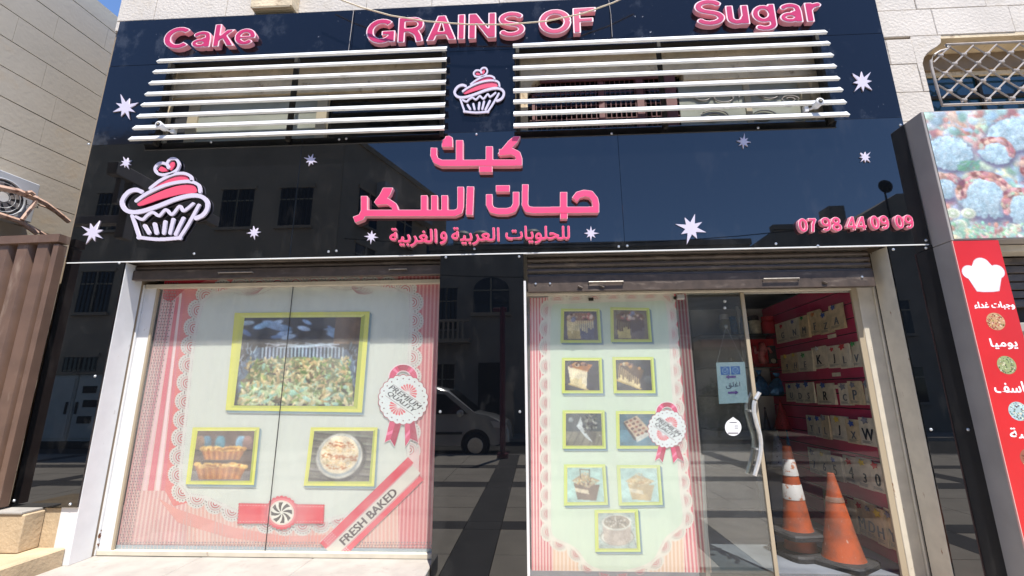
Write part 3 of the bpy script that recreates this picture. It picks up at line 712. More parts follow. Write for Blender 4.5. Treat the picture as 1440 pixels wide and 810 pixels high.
def spot(px, py, label, s=1):
    c = P(px, py, -.15); t = thing('small_floodlight', label, 'lamp', tuple(c))
    lathe('lamp_body', [(.022, .07), (.034, .05), (.036, -.0), (.038, -.03), (.031, -.034)], tuple(c), M['white_paint'], t, 20, 'Y')
    lathe('lens', [(.022, -.033), (.020, -.038), (.001, -.039)], tuple(c), M['acdark'], t, 16, 'Y')
    lathe('lens_centre', [(.009, -.039), (.007, -.044), (.001, -.045)], tuple(c), M['beigeframe'], t, 12, 'Y')
    tube('arm', [c+Vector((0, .05, -.01)), c+Vector((-s*.05, .07, -.02)), c+Vector((-s*.09, .09, .01))], .012, M['white_paint'], t)
    box('clamp', c.x-s*.085-.02, c.x-s*.085+.02, c.y+.05, c.y+.10, c.z-.05, c.z+.02, M['white_paint'], t, .004)
spot(226, 177, 'small round white lamp at the left end of the left louvres', -1)
spot(1151, 145, 'small round white lamp at the right end of the right louvres', 1)

# upper windows behind the louvres
def upper(label, name='upper_window'): return thing(name, label, 'window', (0, .33, 4.1))
uw = upper('upper window behind the left louvres, one milky pane and one black opening in beige frames')
YB = .215
def seg(name, pxa, pxb, za, zb, m, par, y=YB, d=.03): 
    a, b = P(pxa, 140, y).x, P(pxb, 140, y).x; return box(name, a, b, y, y+d, za, zb, m, par)
ztl = 4.83
bm = bmesh.new(); bx(bm, -4.14, -.885, .165, .28, ztl, 5.16); bx(bm, -4.14, P(245, 140, YB).x, .167, .28, 4.12, ztl-.002)
bm_obj('stone_surround', bm, M['stone_tan'], uw)
seg('frame_post', 246, 268, 4.12, ztl, M['acdark'], uw); seg('frame_post', 268, 282, 4.12, ztl, M['beigeframe'], uw, YB-.02, .06); seg('pane', 282, 447, 4.12, ztl, M['greyglass'], uw)
seg('frame_post', 447, 461, 4.12, ztl, M['beigeframe'], uw, YB-.02, .06); seg('pane', 461, 640, 4.12, ztl, M['darkglass'], uw, YB+.05); seg('head_rail', 268, 461, ztl-.035, ztl-.004, M['beigeframe'], uw, YB-.025, .02)
box('surround_reveal', -4.14, -4.10, .15, .163, 4.12, 5.16, M['stone_tan'], uw)
uw2 = upper('upper window behind the right louvres, dark red grille on the left and milky scrolled pane on the right')
z2 = 4.93; z3 = 4.80; xm = P(960, 120, YB).x; xl = P(742, 140, YB).x
arch = [(-.105, 5.16), (xm, 5.16), (xm, z2), (xl+.28, z2), (xl+.16, z2-.02), (xl+.06, z2-.08), (xl, z2-.2), (xl, 4.12), (-.105, 4.12)]
plate('stone_surround', [arch[::-1]], .165, .30, M['stone_tan'], uw2)
bm = bmesh.new(); bx(bm, xm, 3.335, .165, .30, z3, 5.16); bx(bm, P(1140, 140, YB).x, 3.335, .167, .30, 4.12, z3-.002); bm_obj('stone_surround', bm, M['stone_tan'], uw2)
seg('pane', 742, 955, 4.12, 4.93, M['darkglass'], uw2, YB+.06); seg('frame_post', 842, 850, 4.12, 4.92, M['redframe'], uw2, YB); seg('frame_post', 896, 906, 4.12, 4.92, M['redframe'], uw2, YB-.01); seg('frame_post', 937, 952, 4.12, 4.92, M['redframe'], uw2, YB-.02, .05)
seg('head_rail', 760, 952, 4.87, 4.92, M['redframe'], uw2, YB-.015, .02); seg('frame_post', 748, 752, 4.12, 4.72, M['redframe'], uw2, YB)
bm = bmesh.new()
for i in range(26):
    x = P(754+i*7, 140, YB).x; bx(bm, x-.004, x+.004, YB+.005, YB+.013, 4.12, 4.87)
for i in range(9): z = 4.17+i*.082; bx(bm, xl+.02, xm-.05, YB+.014, YB+.02, z-.004, z+.004)
tag(bm_obj('fine_grille', bm, M['redframe'], uw2), kind='stuff')
seg('pane', 955, 1140, 4.12, z3, M['greyglass'], uw2, YB+.01); seg('frame_post', 1128, 1141, 4.12, z3, M['beigeframe'], uw2, YB-.02, .05); seg('frame_post', 1048, 1056, 4.12, z3, M['beigeframe'], uw2, YB-.005, .02)
for (cx, cz, r) in ((990, 4.62, .12), (1020, 4.60, .15), (1085, 4.62, .14), (1110, 4.55, .1), (1000, 4.38, .16), (1070, 4.36, .14)):
    x = P(cx, 140, YB).x; tube('scroll', [(x+math.cos(a)*r*(1-a/14), YB-.002, cz+math.sin(a)*r*.55*(1-a/14)) for a in [k*.35 for k in range(26)]], .007, M['galv'], uw2, 5)

# ------------------------------------------------------------------ recessed window with iron grille, upper right
rw = thing('recessed_window', 'recessed teal glass window in the stone wall above the food sign', 'window', (5.2, .4, 4.15))
box('pane', XO+.004, 6.3, .425, .435, 4.15, 5.165, M['blueglass'], rw)
for z in (4.18, 4.92): box('frame_rail', XO+.004, 6.3, .395, .424, z-.02, z+.03, M['darkglass'] if z < 4.5 else M['stone_tan'], rw)
box('frame_rail', XO+.004, 6.3, .400, .424, 4.62, 4.655, M['slot'], rw)
for x in (4.30, 4.95, 5.6): box('frame_post', x-.018, x+.018, .404, .424, 4.2, 4.9, M['slot'], rw)
box('roller_box', XO+.004, 6.3, .36, .424, 4.955, 5.150, M['boxbrown'], rw)
gr = thing('window_grille', 'pale iron lattice grille with rounded diamond meshes over the recessed window', 'window grille', (5.2, .09, 4.17))
def gp(px, py): return P(px, py, .10)
fr = [gp(1325, 148), gp(1318, 125), gp(1310, 95), gp(1309, 85), gp(1314, 77), gp(1322, 72), gp(1333, 69), gp(1333, 66), gp(1330, 63), gp(1440, 59.5)]
fr[-1].z = fr[-2].z; fr.append(Vector((6.25, .10, fr[-2].z))); fr.append(Vector((6.25, .10, fr[0].z))); fr[0].x = fr[0].x
tube('frame', fr, .013, M['ironwhite'], gr, 6, True)
fx0, fz0, fz1 = fr[0].x, fr[0].z, fr[-3].z
n0 = gp(1355, 77); n1 = gp(1388, 76); dx = (n1.x-n0.x); dz = gp(1343, 90).z-n0.z
dz = -abs(dz)
cells = []
for i in range(-6, 14):
    # wavy strap: falls right through the nodes (half cell per row)
    for sgn in (1, -1):
        pts = []
        for k in range(-1, 9):
            for u in (0, .25, .5, .75):
                s = k+u; xx = n0.x+i*dx+sgn*s*dx/2; zz = n0.z+s*dz
                wob = 0.0
                if fz0+.0 < zz < fz1 and fx0+.01 < xx < 6.24 and not (xx < fr[4].x+.12 and zz > fr[3].z+.06): pts.append(Vector((xx-wob*.5, .10+(.004 if sgn > 0 else -.004), zz+0)))
        if len(pts) > 2: tube('lattice_strap', pts, .0085, M['ironwhite'], gr, 5)
for k in range(0, 7):
    for i in range(-2, 9):
        xx = n0.x+i*dx+(k % 2)*dx/2-(k//2)*0; zz = n0.z+k*dz
        if fx0+.05 < xx < 6.2 and fz0+.02 < zz < fz1-.02 and not (xx < fr[4].x+.12 and zz > fr[3].z+.06): box('lattice_clip', xx-.026, xx+.026, .082, .116, zz-.016, zz+.016, M['ironwhite'], gr, .008)

# =================================================================== SHUTTERS
def shutter(x0, x1, zslat0, zslat1, zbar0, label, handles, y=.13):
    t = thing('roller_shutter', label, 'roller shutter', ((x0+x1)/2, y, zbar0))
    z = zslat1; i = 0
    while z > zslat0+.002:
        zz = max(z-.052, zslat0)
        bm = bmesh.new(); prof = [(y+.012, z-.001), (y-.004, z-.014), (y-.006, z-.030), (y+.004, zz+.004), (y+.018, zz+.002), (y+.03, zz+.01), (y+.03, z-.004)]
        A = [bm.verts.new((x0, a, b)) for a, b in prof]; B = [bm.verts.new((x1, a, b)) for a, b in prof]
        bm.faces.new(A); bm.faces.new(B[::-1])
        for k in range(len(prof)): bm.faces.new((A[k], B[k], B[(k+1) % len(prof)], A[(k+1) % len(prof)]))
        bmesh.ops.recalc_face_normals(bm, faces=bm.faces); bm_obj('slat', bm, M['shutter'], t); z -= .056
    box('bottom_rail', x0+.004, x1-.004, y-.028, y+.03, zbar0, zslat0-.003, M['shutter'], t, .004)
    zb = (zbar0+zslat0)/2
    for hx, hw in handles:
        tube('handle', [(hx-hw/2, y-.03, zb), (hx-hw/2, y-.048, zb+.004), (hx+hw/2, y-.048, zb+.004), (hx+hw/2, y-.03, zb)], .007, M['dullsteel'], t, 6)
    return t, zb
zl = P(400, 387, .13).z; zl2 = P(400, 370, .13).z
shutter(-4.13, -.89, 2.76, 2.93, 2.655, 'brown roller shutter rolled up above the big left window', [(-3.02, .36), (-1.35, .18)])
zr0 = P(960, 408, .13).z; zr1 = P(960, 385, .13).z
t, zb = shutter(-.06, 3.22, zr1, 2.93, zr0, 'brown roller shutter rolled up above the glass shop door', [(.70, .33), (2.35, .33)])
for x, dz_ in ((.02, 0), (.16, 0), (3.1, .01)): lathe('bolt', [(.012, 0), (.010, -.008), (.001, -.009)], (x, .13-.028, zb+dz_), M['screw'], t, 8, 'Y')
for x in (.45, .46+.2, 2.75): tube('lock_pin', [(x-.02, .095, zb-.03), (x+.02, .095, zb-.05)], .010, M['shutter'], t, 5)

# =================================================================== LEFT SHOP WINDOW
YG = .30
sw = thing('shop_window', 'large left shop window of two glass panes in a white painted metal frame', 'window', (-2.5, .3, .05))
box('outer_jamb', -4.30, -4.132, .004+.014, .235, .045, 2.818, M['white_paint'], sw, .003)
box('guide_slot', -XO, -4.150, .237, .262, .045, 2.818, M['slot'], sw)
box('inner_jamb', -4.26, -4.128, .264, .36, .046, 2.645, M['white_paint'], sw, .004)
box('jamb_moulding', -4.127, -3.995, .285, .33, .075, 2.645, M['white_paint'], sw, .004)
box('glazing_bead', -3.994, -3.972, .275, .296, .09, 2.63, M['edge'], sw)
box('head_rail', -4.12, -.89, .27, .34, 2.605, 2.65, M['cream_paint'], sw, .003)
box('sill_rail', -4.12, -.89, .262, .34, .051, .092, M['cream_paint'], sw, .003)
xs_ = P(391, 600, YG).x
box('pane', -3.993, xs_-.003, YG, YG+.008, .094, 2.604, M['glass'], sw); box('pane', xs_+.003, -.89, YG, YG+.008, .094, 2.604, M['glass'], sw)
box('joint_strip', xs_-.003, xs_+.003, YG+.001, YG+.007, .094, 2.604, M['slot'], sw)
box('curtain_board', -4.1, -.85, .40, .43, -.04, 2.75, M['dark'], sw)
# rust at foot of the jamb
rr = random.Random(5); bm = bmesh.new()
for i in range(26):
    x = -4.125+rr.uniform(0, .0012); z = .06+rr.random()**1.6*.20; y = rr.uniform(.266, .35); s = rr.uniform(.008, .022)
    c = [(x, y+s*math.cos(a)*rr.uniform(.6, 1), z+s*math.sin(a)*rr.uniform(.6, 1.2)) for a in [k*1.05 for k in range(6)]]
    bm.faces.new([bm.verts.new(p) for p in c])
M['rust'] = mat('rust', (.20, .075, .03), .9, var=.4, scale=30)
tag(bm_obj('rust_flakes', bm, M['rust'], sw), kind='stuff')

# ------------------------------------------------------------------ poster art
WHT = (214, 222, 218); PALE = (210, 216, 203); SAL = (226, 104, 104); DSAL = (205, 80, 92); LPK = (224, 184, 176)
def closed_spline(pts, n=10):
    out = []; N = len(pts)
    for i in range(N):
        p0, p1, p2, p3 = [pts[(i+k-1) % N] for k in range(4)]
        for t in [k/n for k in range(n)]:
            out.append(tuple(.5*((2*p1[d])+(-p0[d]+p2[d])*t+(2*p0[d]-5*p1[d]+4*p2[d]-p3[d])*t*t+(-p0[d]+3*p1[d]-3*p2[d]+p3[d])*t**3) for d in (0, 1)))
    return out
def resample(pts, step):
    out = []; acc = 0; N = len(pts)
    for i in range(N):
        a, b = pts[i], pts[(i+1) % N]; l = math.hypot(b[0]-a[0], b[1]-a[1])
        while acc < l: t = acc/l if l else 0; out.append((a[0]+(b[0]-a[0])*t, a[1]+(b[1]-a[1])*t)); acc += step
        acc -= l
    return out
def doily(pr, ctrl, pitch, depth, fringe, inner, ccw, tick=1.0, sty=None):
    c = resample(closed_spline(ctrl), 1.0); N = len(c); k = max(6, round(N/pitch)); per = N/k
    def nrm(i):
        a, b = c[(i-3) % N], c[(i+3) % N]; dx, dy = b[0]-a[0], b[1]-a[1]; l = math.hypot(dx, dy) or 1; return (dy/l*ccw, -dx/l*ccw)
    out = []
    for i in range(N):
        u = (i % per)/per; h = depth*math.sqrt(max(0, 1-(2*u-1)**2)); n = nrm(i); out.append((c[i][0]+n[0]*h, c[i][1]+n[1]*h))
    # toothed fringe outside the scallops
    teeth = []
    for i in range(0, N):
        n = nrm(i); e = 1.6*tick if i % 3 == 0 else .2; teeth.append((out[i][0]+n[0]*e, out[i][1]+n[1]*e))
    pr.poly(teeth, fringe); pr.layer(); pr.poly([(x-nrm(i)[0]*9*tick, y-nrm(i)[1]*9*tick) for i, (x, y) in enumerate(c)], inner); pr.layer()
    red = (196, 70, 84)
    for j in range(k):
        i = int((j+.5)*per) % N; n = nrm(i); t = (-n[1], n[0]); o = c[i]; 
        base = (o[0]-n[0]*depth*.35, o[1]-n[1]*depth*.35)
        for r, wd_, col in ((depth*.26, 1.1, red), (depth*.56, 1.1, red), (depth*.86, .8, (206, 150, 148))):
            pr.line([(base[0]+n[0]*math.cos(a)*r+t[0]*math.sin(a)*r, base[1]+n[1]*math.cos(a)*r+t[1]*math.sin(a)*r) for a in [R(-90+20*q) for q in range(10)]], wd_*tick, col)
        for a in [R(-75+18.75*q) for q in range(9)]:
            pr.disc(base[0]+n[0]*math.cos(a)*depth*1.14+t[0]*math.sin(a)*depth*1.14, base[1]+n[1]*math.cos(a)*depth*1.14+t[1]*math.sin(a)*depth*1.14, .85*tick, (122, 98, 98), 5)
        for q in range(-3, 4): pr.disc(base[0]-n[0]*4*tick+t[0]*q*2.6*tick, base[1]-n[1]*4*tick+t[1]*q*2.6*tick, .6*tick, (176, 168, 164), 5)
    return c
def in_poly(p, pts):
    r = False; j = len(pts)-1
    for i in range(len(pts)):
        if (pts[i][1] > p[1]) != (pts[j][1] > p[1]) and p[0] < (pts[j][0]-pts[i][0])*(p[1]-pts[i][1])/(pts[j][1]-pts[i][1])+pts[i][0]: r = not r
        j = i
    return r
def blob(pr, q, u, v, r, col, n=7, el=1, rot=0, rr=random):
    s = math.hypot(q[1][0]-q[0][0], q[1][1]-q[0][1]); h = math.hypot(q[3][0]-q[0][0], q[3][1]-q[0][1])
    pts = []
    for i in range(n):
        a = 2*math.pi*i/n; k = r*(rr.uniform(.97, 1.02) if n >= 20 else rr.uniform(.85, 1.1)); x = math.cos(a)*k; y = math.sin(a)*k*el
        uu = u+x*math.cos(rot)-y*math.sin(rot); vv = v+(x*math.sin(rot)+y*math.cos(rot))*s/h; pts.append((min(1, max(0, uu)), min(1, max(0, vv))))
    pr.poly([bil(q, a, b) for a, b in pts], col)
def picture(outer, inner, kind, seed, parent, Y, base, frame=(222, 222, 96), fade=0):
    rr = random.Random(seed); pr = Print(Y, base); st = random.getstate(); random.seed(seed)
    fd = lambda c: tuple(v*(1-fade)+w*fade for v, w in zip(c, (188, 206, 196)))
    for k in range(3):
        pr.poly([(x+3.2-k*.9, y+3.4-k*.9) for x, y in outer], tuple(a+(b-a)*k/3 for a, b in zip((150, 172, 176), (96, 124, 132)))); pr.layer()
    pr.poly(outer, fd(frame)); pr.layer()
    # bevel shade of the printed frame
    for i, j, c in ((0, 1, (232, 232, 130)), (1, 2, (176, 186, 70)), (2, 3, (196, 204, 84)), (3, 0, (214, 216, 90))):
        m = lambda a, b, t: (a[0]+(b[0]-a[0])*t, a[1]+(b[1]-a[1])*t)
        pr.poly([m(outer[i], inner[i], .55), m(outer[j], inner[j], .55), inner[j], inner[i]], fd(c))
    pr.layer()
    q = inner
    cw, chh = (170, 130) if kind == 'noodles' else ((84, 72) if kind in ('pies', 'kunafa') else (58, 54)); cv = Canvas(cw, chh)
    unit = math.hypot(q[1][0]-q[0][0], q[1][1]-q[0][1])
    def rect(u0, v0, u1, v1, c): cv._put(((cv.X >= u0) & (cv.X <= u1) & (cv.Y >= v0) & (cv.Y <= v1)).astype(float), c)
    def B(u, v, r, c, n=7, el=1, rot=0): cv.ell(u, v, r, c, el, rot, .06 if n >= 20 else .35, .05 if n >= 20 else .16)
    def PL(pts, c): cv.poly(pts, c)
    def LN(pts, w_, c): cv.line(pts, w_/unit, c)
    if kind == 'noodles':
        rect(0, 0, 1, 1, (58, 56, 58)); pr.layer()
        rect(0, .72, 1, 1, (40, 46, 58)); pr.layer()
        for i in range(34):
            u, v = rr.random(), rr.uniform(.74, .98); B(u, v, rr.uniform(.03, .10), jit(rr.choice([(190, 212, 234), (110, 146, 190), (30, 34, 44), (26, 26, 32), (150, 184, 220)]), 12), el=.35, rot=rr.uniform(-.9, .5), n=8)
        pr.layer()
        rect(.78, .70, 1, 1, (108, 84, 62)); rect(.05, .66, .9, .70, (46, 40, 38)); pr.layer()
        PL([(.14, .66), (.9, .64), (.98, .5), (1, .2), (.92, .35), (.86, .52), (.18, .53), (.10, .4), (.02, .1), (.0, .45)], (88, 106, 124)); pr.layer()
        for i in range(46):
            u = .17+i*.0155; c = (176, 194, 206) if i % 2 else (46, 56, 68); LN([(u, .655), (u+.004, .55)], 2.0, jit(c, 14))
        for i in range(60):
            u = rr.choice([rr.uniform(0, .16), rr.uniform(.86, 1)]); v = rr.uniform(.25, .66); LN([(u, v), (u+rr.uniform(-.03, .03), v+rr.uniform(.02, .08))], rr.uniform(.7, 1.6), jit(rr.choice([(168, 188, 202), (110, 132, 150), (38, 44, 54)]), 16))
        pr.layer()
        for i in range(30): LN([(rr.uniform(.2, .85), .70+rr.uniform(-.01, .02)), (rr.uniform(.2, .85), .66)], .8, jit((190, 205, 215), 20))
        PL([(.14, .52), (.5, .555), (.88, .53), (.97, .3), (1, .02), (.02, .02), (.06, .3)], (120, 128, 84)); pr.layer()
        for i in range(900):
            v = rr.random()**1.0*.53+.01; u = rr.uniform(.03+.09*v, .99-.1*v)
            c = rr.choice([(208, 190, 140), (222, 206, 160), (184, 160, 108), (196, 172, 120), (226, 212, 168), (142, 168, 92), (116, 146, 72), (92, 112, 58), (176, 200, 150), (150, 190, 170), (112, 92, 62), (70, 66, 44), (200, 180, 124)])
            if v < .25 and rr.random() < .4: c = rr.choice([(186, 206, 160), (160, 200, 180), (206, 200, 160)])
            a = rr.uniform(0, 3.14); l = rr.uniform(.008, .028)*(1.3-v); B(u, v, l*1.35, jit(c, 10), el=rr.uniform(.18, .45), rot=a, n=6)
            if i % 60 == 59: pr.layer()
    elif kind == 'pies':
        rect(0, 0, 1, 1, (92, 74, 62)); pr.layer(); rect(0, .62, 1, 1, (112, 92, 82)); rect(0, 0, 1, .2, (132, 126, 120)); pr.layer()
        for u, c in ((.18, (96, 132, 150)), (.42, (74, 128, 142)), (.78, (128, 168, 188)), (.9, (150, 120, 110)), (.06, (150, 120, 96))): B(u, .75, .09, c, el=1.6)
        pr.layer(); rect(0, .60, 1, .63, (60, 46, 40)); pr.layer()
        for (v0, wd_, h) in ((.03, .46, .26), (.42, .40, .2)):
            PL([(.5-wd_, v0+h), (.5-wd_*.78, v0), (.5+wd_*.72, v0), (.5+wd_*.92, v0+h)], (180, 116, 54)); pr.layer()
            for i in range(15):
                t = i/14; LN([(.5-wd_+.02+t*(1.9*wd_-.04), v0+h), (.5-wd_*.78+t*1.5*wd_, v0+.01)], 1.2, jit((206, 148, 80) if i % 2 else (146, 86, 40), 10))
            pr.layer()
            for i in range(22): B(.5-wd_+.02+i/21*(1.9*wd_-.03), v0+h+rr.uniform(-.01, .045), .045, jit((224, 178, 96), 16), el=.8)
            pr.layer()
            for i in range(16): B(.5-wd_*.75+i/15*1.5*wd_, v0+h+rr.uniform(.0, .03), .03, jit(rr.choice([(170, 116, 50), (236, 200, 130)]), 10), el=.6)
            pr.layer()
    elif kind == 'kunafa':
        rect(0, 0, 1, 1, (112, 108, 96)); pr.layer()
        for i in range(7): LN([(0, .06+i*.15), (1, .0+i*.15-.06)], 1.2, (66, 64, 58)); LN([(0, .10+i*.15), (1, .04+i*.15-.06)], 2.6, jit((136, 132, 118), 14))
        pr.layer(); B(.52, .46, .40, (70, 66, 60), n=26, el=1.0); pr.layer()
        B(.47, .50, .385, (206, 204, 190), n=30); pr.layer(); B(.47, .51, .35, (156, 168, 168), n=30); pr.layer(); B(.465, .53, .325, (232, 218, 186), n=30); pr.layer()
        for i in range(260):
            a = rr.uniform(0, 6.28); r_ = .30*math.sqrt(rr.random()); u, v = .465+r_*math.cos(a), .53+r_*math.sin(a)*1.0
            dk = math.sin(v*26+u*3) > .15; B(u, v, rr.uniform(.012, .03), jit((176, 104, 48) if dk else (222, 196, 146), 18), el=.4, rot=rr.uniform(-.3, .5), n=6)
        pr.layer()
    elif kind in ('drip', 'dripround'):
        bgc = (92, 84, 92) if kind == 'drip' else (120, 104, 84)
        rect(0, 0, 1, 1, bgc); pr.layer(); 
        for i in range(12): LN([(i/11, .98), (i/11+.02, .02)], 2.4, jit(bgc, 14))
        pr.layer()
        PL([(.08, .72), (.12, .04), (.86, .04), (.94, .72)], (196, 172, 112) if kind == 'drip' else (206, 186, 110)); pr.layer()
        PL([(.45, .7), (.5, .03), (.88, .03), (.94, .72)], (98, 96, 116) if kind == 'drip' else (112, 96, 88)); pr.layer()
        B(.5, .76, .43, (150, 100, 70) if kind == 'drip' else (120, 86, 54), el=.42, n=22); pr.layer()
        for i in range(13): u = .12+i*.062; h = rr.uniform(.2, .5); LN([(u, .66), (u+.003, .62-h*.8)], 2.0, (66, 40, 28) if kind == 'dripround' else (232, 214, 160)); B(u+.003, .62-h*.8, .018, (66, 40, 28) if kind == 'dripround' else (232, 214, 160))
        pr.layer()
        for i in range(26): B(rr.uniform(.15, .85), rr.uniform(.66, .9), rr.uniform(.03, .07), jit(rr.choice([(196, 110, 96), (206, 176, 140), (96, 60, 48), (222, 196, 170), (120, 120, 150)]), 14))
        pr.layer()
    elif kind in ('slice', 'slice2'):
        rect(0, 0, 1, 1, (54, 54, 60)); pr.layer()
        for i in range(14): B(rr.random(), rr.random(), .12, jit((62, 62, 70), 14))
        pr.layer()
        if kind == 'slice': body = [(.08, .80), (.16, .22), (.62, .03), (.66, .62)]; top = [(.08, .80), (.3, .95), (.82, .86), (.66, .60)]
        else: body = [(.05, .86), (.06, .34), (.66, .05), (.68, .34)]; top = [(.05, .86), (.3, .95), (.8, .66), (.68, .34)]
        PL([(body[1][0]-.08, body[1][1]-.02), (body[2][0], body[2][1]-.03), (body[2][0]+.08, body[2][1]), (body[1][0], body[1][1]+.06)], (186, 158, 90)); pr.layer()
        PL(body, (222, 204, 150)); PL(top, (176, 112, 54) if kind == 'slice' else (96, 76, 58)); pr.layer()
        for i in range(11):
            t = (i+.5)/11; a = [body[0][k]+(body[3][k]-body[0][k])*t for k in (0, 1)]; b = [body[1][k]+(body[2][k]-body[1][k])*t for k in (0, 1)]; s = rr.uniform(.35, .8)
            LN([a, (a[0]+(b[0]-a[0])*s, a[1]+(b[1]-a[1])*s)], 1.5, (246, 236, 206) if kind == 'slice' else (70, 44, 30))
        pr.layer()
        for i in range(16):
            a, b, c_ = rr.random(), rr.random(), rr.random(); s = a+b+c_; u = (top[0][0]*a+top[1][0]*b+top[2][0]*c_)/s; v = (top[0][1]*a+top[1][1]*b+top[2][1]*c_)/s
            B(u, v, rr.uniform(.03, .06), jit(rr.choice([(206, 150, 90), (92, 54, 40), (236, 214, 180), (146, 110, 100)]), 14))
        pr.layer()
    elif kind == 'dark':
        rect(0, 0, 1, 1, (66, 74, 78)); rect(0, 0, 1, .45, (124, 120, 104)); pr.layer()
        for i in range(7): LN([(.0+i*.2, .45), (-.25+i*.22 if i*.22 > .25 else 0, 0)], 1.0, (82, 80, 70))
        PL([(.30, .60), (.42, .9), (.5, .5), (.8, .35), (.76, .08), (.55, .25)], (206, 214, 212)); PL([(.5, .5), (.86, .4), (.8, .1), (.74, .1)], (96, 92, 84)); pr.layer()
        for i in range(60): B(rr.gauss(.68, .1), rr.gauss(.70, .12), rr.uniform(.02, .05), jit(rr.choice([(20, 22, 26), (40, 44, 50), (150, 150, 140), (92, 96, 84)]), 8))
        B(.14, .8, .07, (150, 160, 160)); pr.layer()
    elif kind == 'tray':
        rect(0, 0, 1, 1, (72, 122, 140)); rect(0, .5, 1, 1, (58, 96, 112)); PL([(.10, .72), (.50, .92), (.86, .42), (.40, .16)], (52, 40, 38)); pr.layer()
        PL([(.12, .76), (.50, .95), (.84, .50), (.42, .26)], (196, 172, 140)); PL([(.42, .26), (.84, .50), (.86, .36), (.46, .1)], (206, 208, 196)); pr.layer()
        for i in range(5):
            for j in range(3):
                u = .20+j*.115+i*.075; v = .74+j*.055-i*.10; B(u, v, .045, jit((142, 70, 46) if (i+j) % 2 else (86, 46, 36), 12), el=.75, rot=.4, n=4)
        pr.layer()
    elif kind in ('square', 'square2'):
        c0 = (168, 206, 196) if kind == 'square' else (176, 214, 206); rect(0, 0, 1, 1, c0); pr.layer()
        dk = (96, 66, 46) if kind == 'square' else (196, 160, 104)
        PL([(.18, .55), (.28, .08), (.78, .03), (.90, .50)], dk); PL([(.2, .42), (.24, .30), (.6, .22), (.58, .34)], (226, 206, 170)); PL([(.12, .62), (.42, .82), (.92, .62), (.58, .40)], (206, 170, 116) if kind == 'square2' else (176, 146, 110)); pr.layer()
        for i in range(110): 
            a, b = rr.random(), rr.random(); B(.16+a*.42+b*.3, .60+a*.14-b*.14, rr.uniform(.015, .035), jit(rr.choice([(222, 204, 160), (112, 78, 50), (196, 150, 90), (160, 176, 140)]) if kind == 'square' else rr.choice([(226, 196, 140), (196, 150, 92)]), 12))
        pr.layer()
        for k in range(9): B(.5+.1*math.cos(k*.75), .76+.08*math.sin(k*.75), .035, jit((206, 180, 120) if kind == 'square' else (206, 190, 150), 16), el=.6, rot=k)
        if kind == 'square': LN([(.36, .95), (.38, .70)], 1.2, (80, 60, 40)); LN([(.64, .95), (.62, .74)], 1.2, (80, 60, 40)); LN([(.36, .95), (.64, .93)], 1.2, (80, 60, 40))
        pr.layer()
    elif kind == 'cake':
        rect(0, 0, 1, 1, (176, 190, 182)); pr.layer()
        for i in range(160): B(rr.random(), rr.random(), .025, jit((160, 176, 166), 22), el=.5, rot=rr.random()*3)
        pr.layer(); B(.5, .34, .45, (150, 146, 134), el=.55, n=24); B(.5, .32, .42, (206, 206, 194), el=.5, n=24); pr.layer()
        PL([(.12, .70), (.14, .24), (.3, .10), (.7, .10), (.86, .24), (.88, .70)], (186, 170, 156)); pr.layer(); B(.5, .73, .40, (222, 222, 208), el=.52, n=26); pr.layer(); B(.5, .74, .35, (150, 138, 120), el=.50, n=26); pr.layer()
        for k in range(30): a = k*.62; r_ = .03+k*.0098; B(.5+r_*math.cos(a), .74+r_*math.sin(a)*.5, .03, (222, 216, 198) if k % 2 else (110, 96, 84), el=.6, rot=a)
        pr.layer()
    cv.blur(1); cv.grain(.05, .10); random.setstate(st)
    fo = pr.build('printed_frame', parent); Lz = pr.L+1
    img = cv.build('printed_picture', None, lambda u, v: P(*bil(q, u, v), Y-.0001*Lz), M['print'], fade); img.parent = fo; return fo
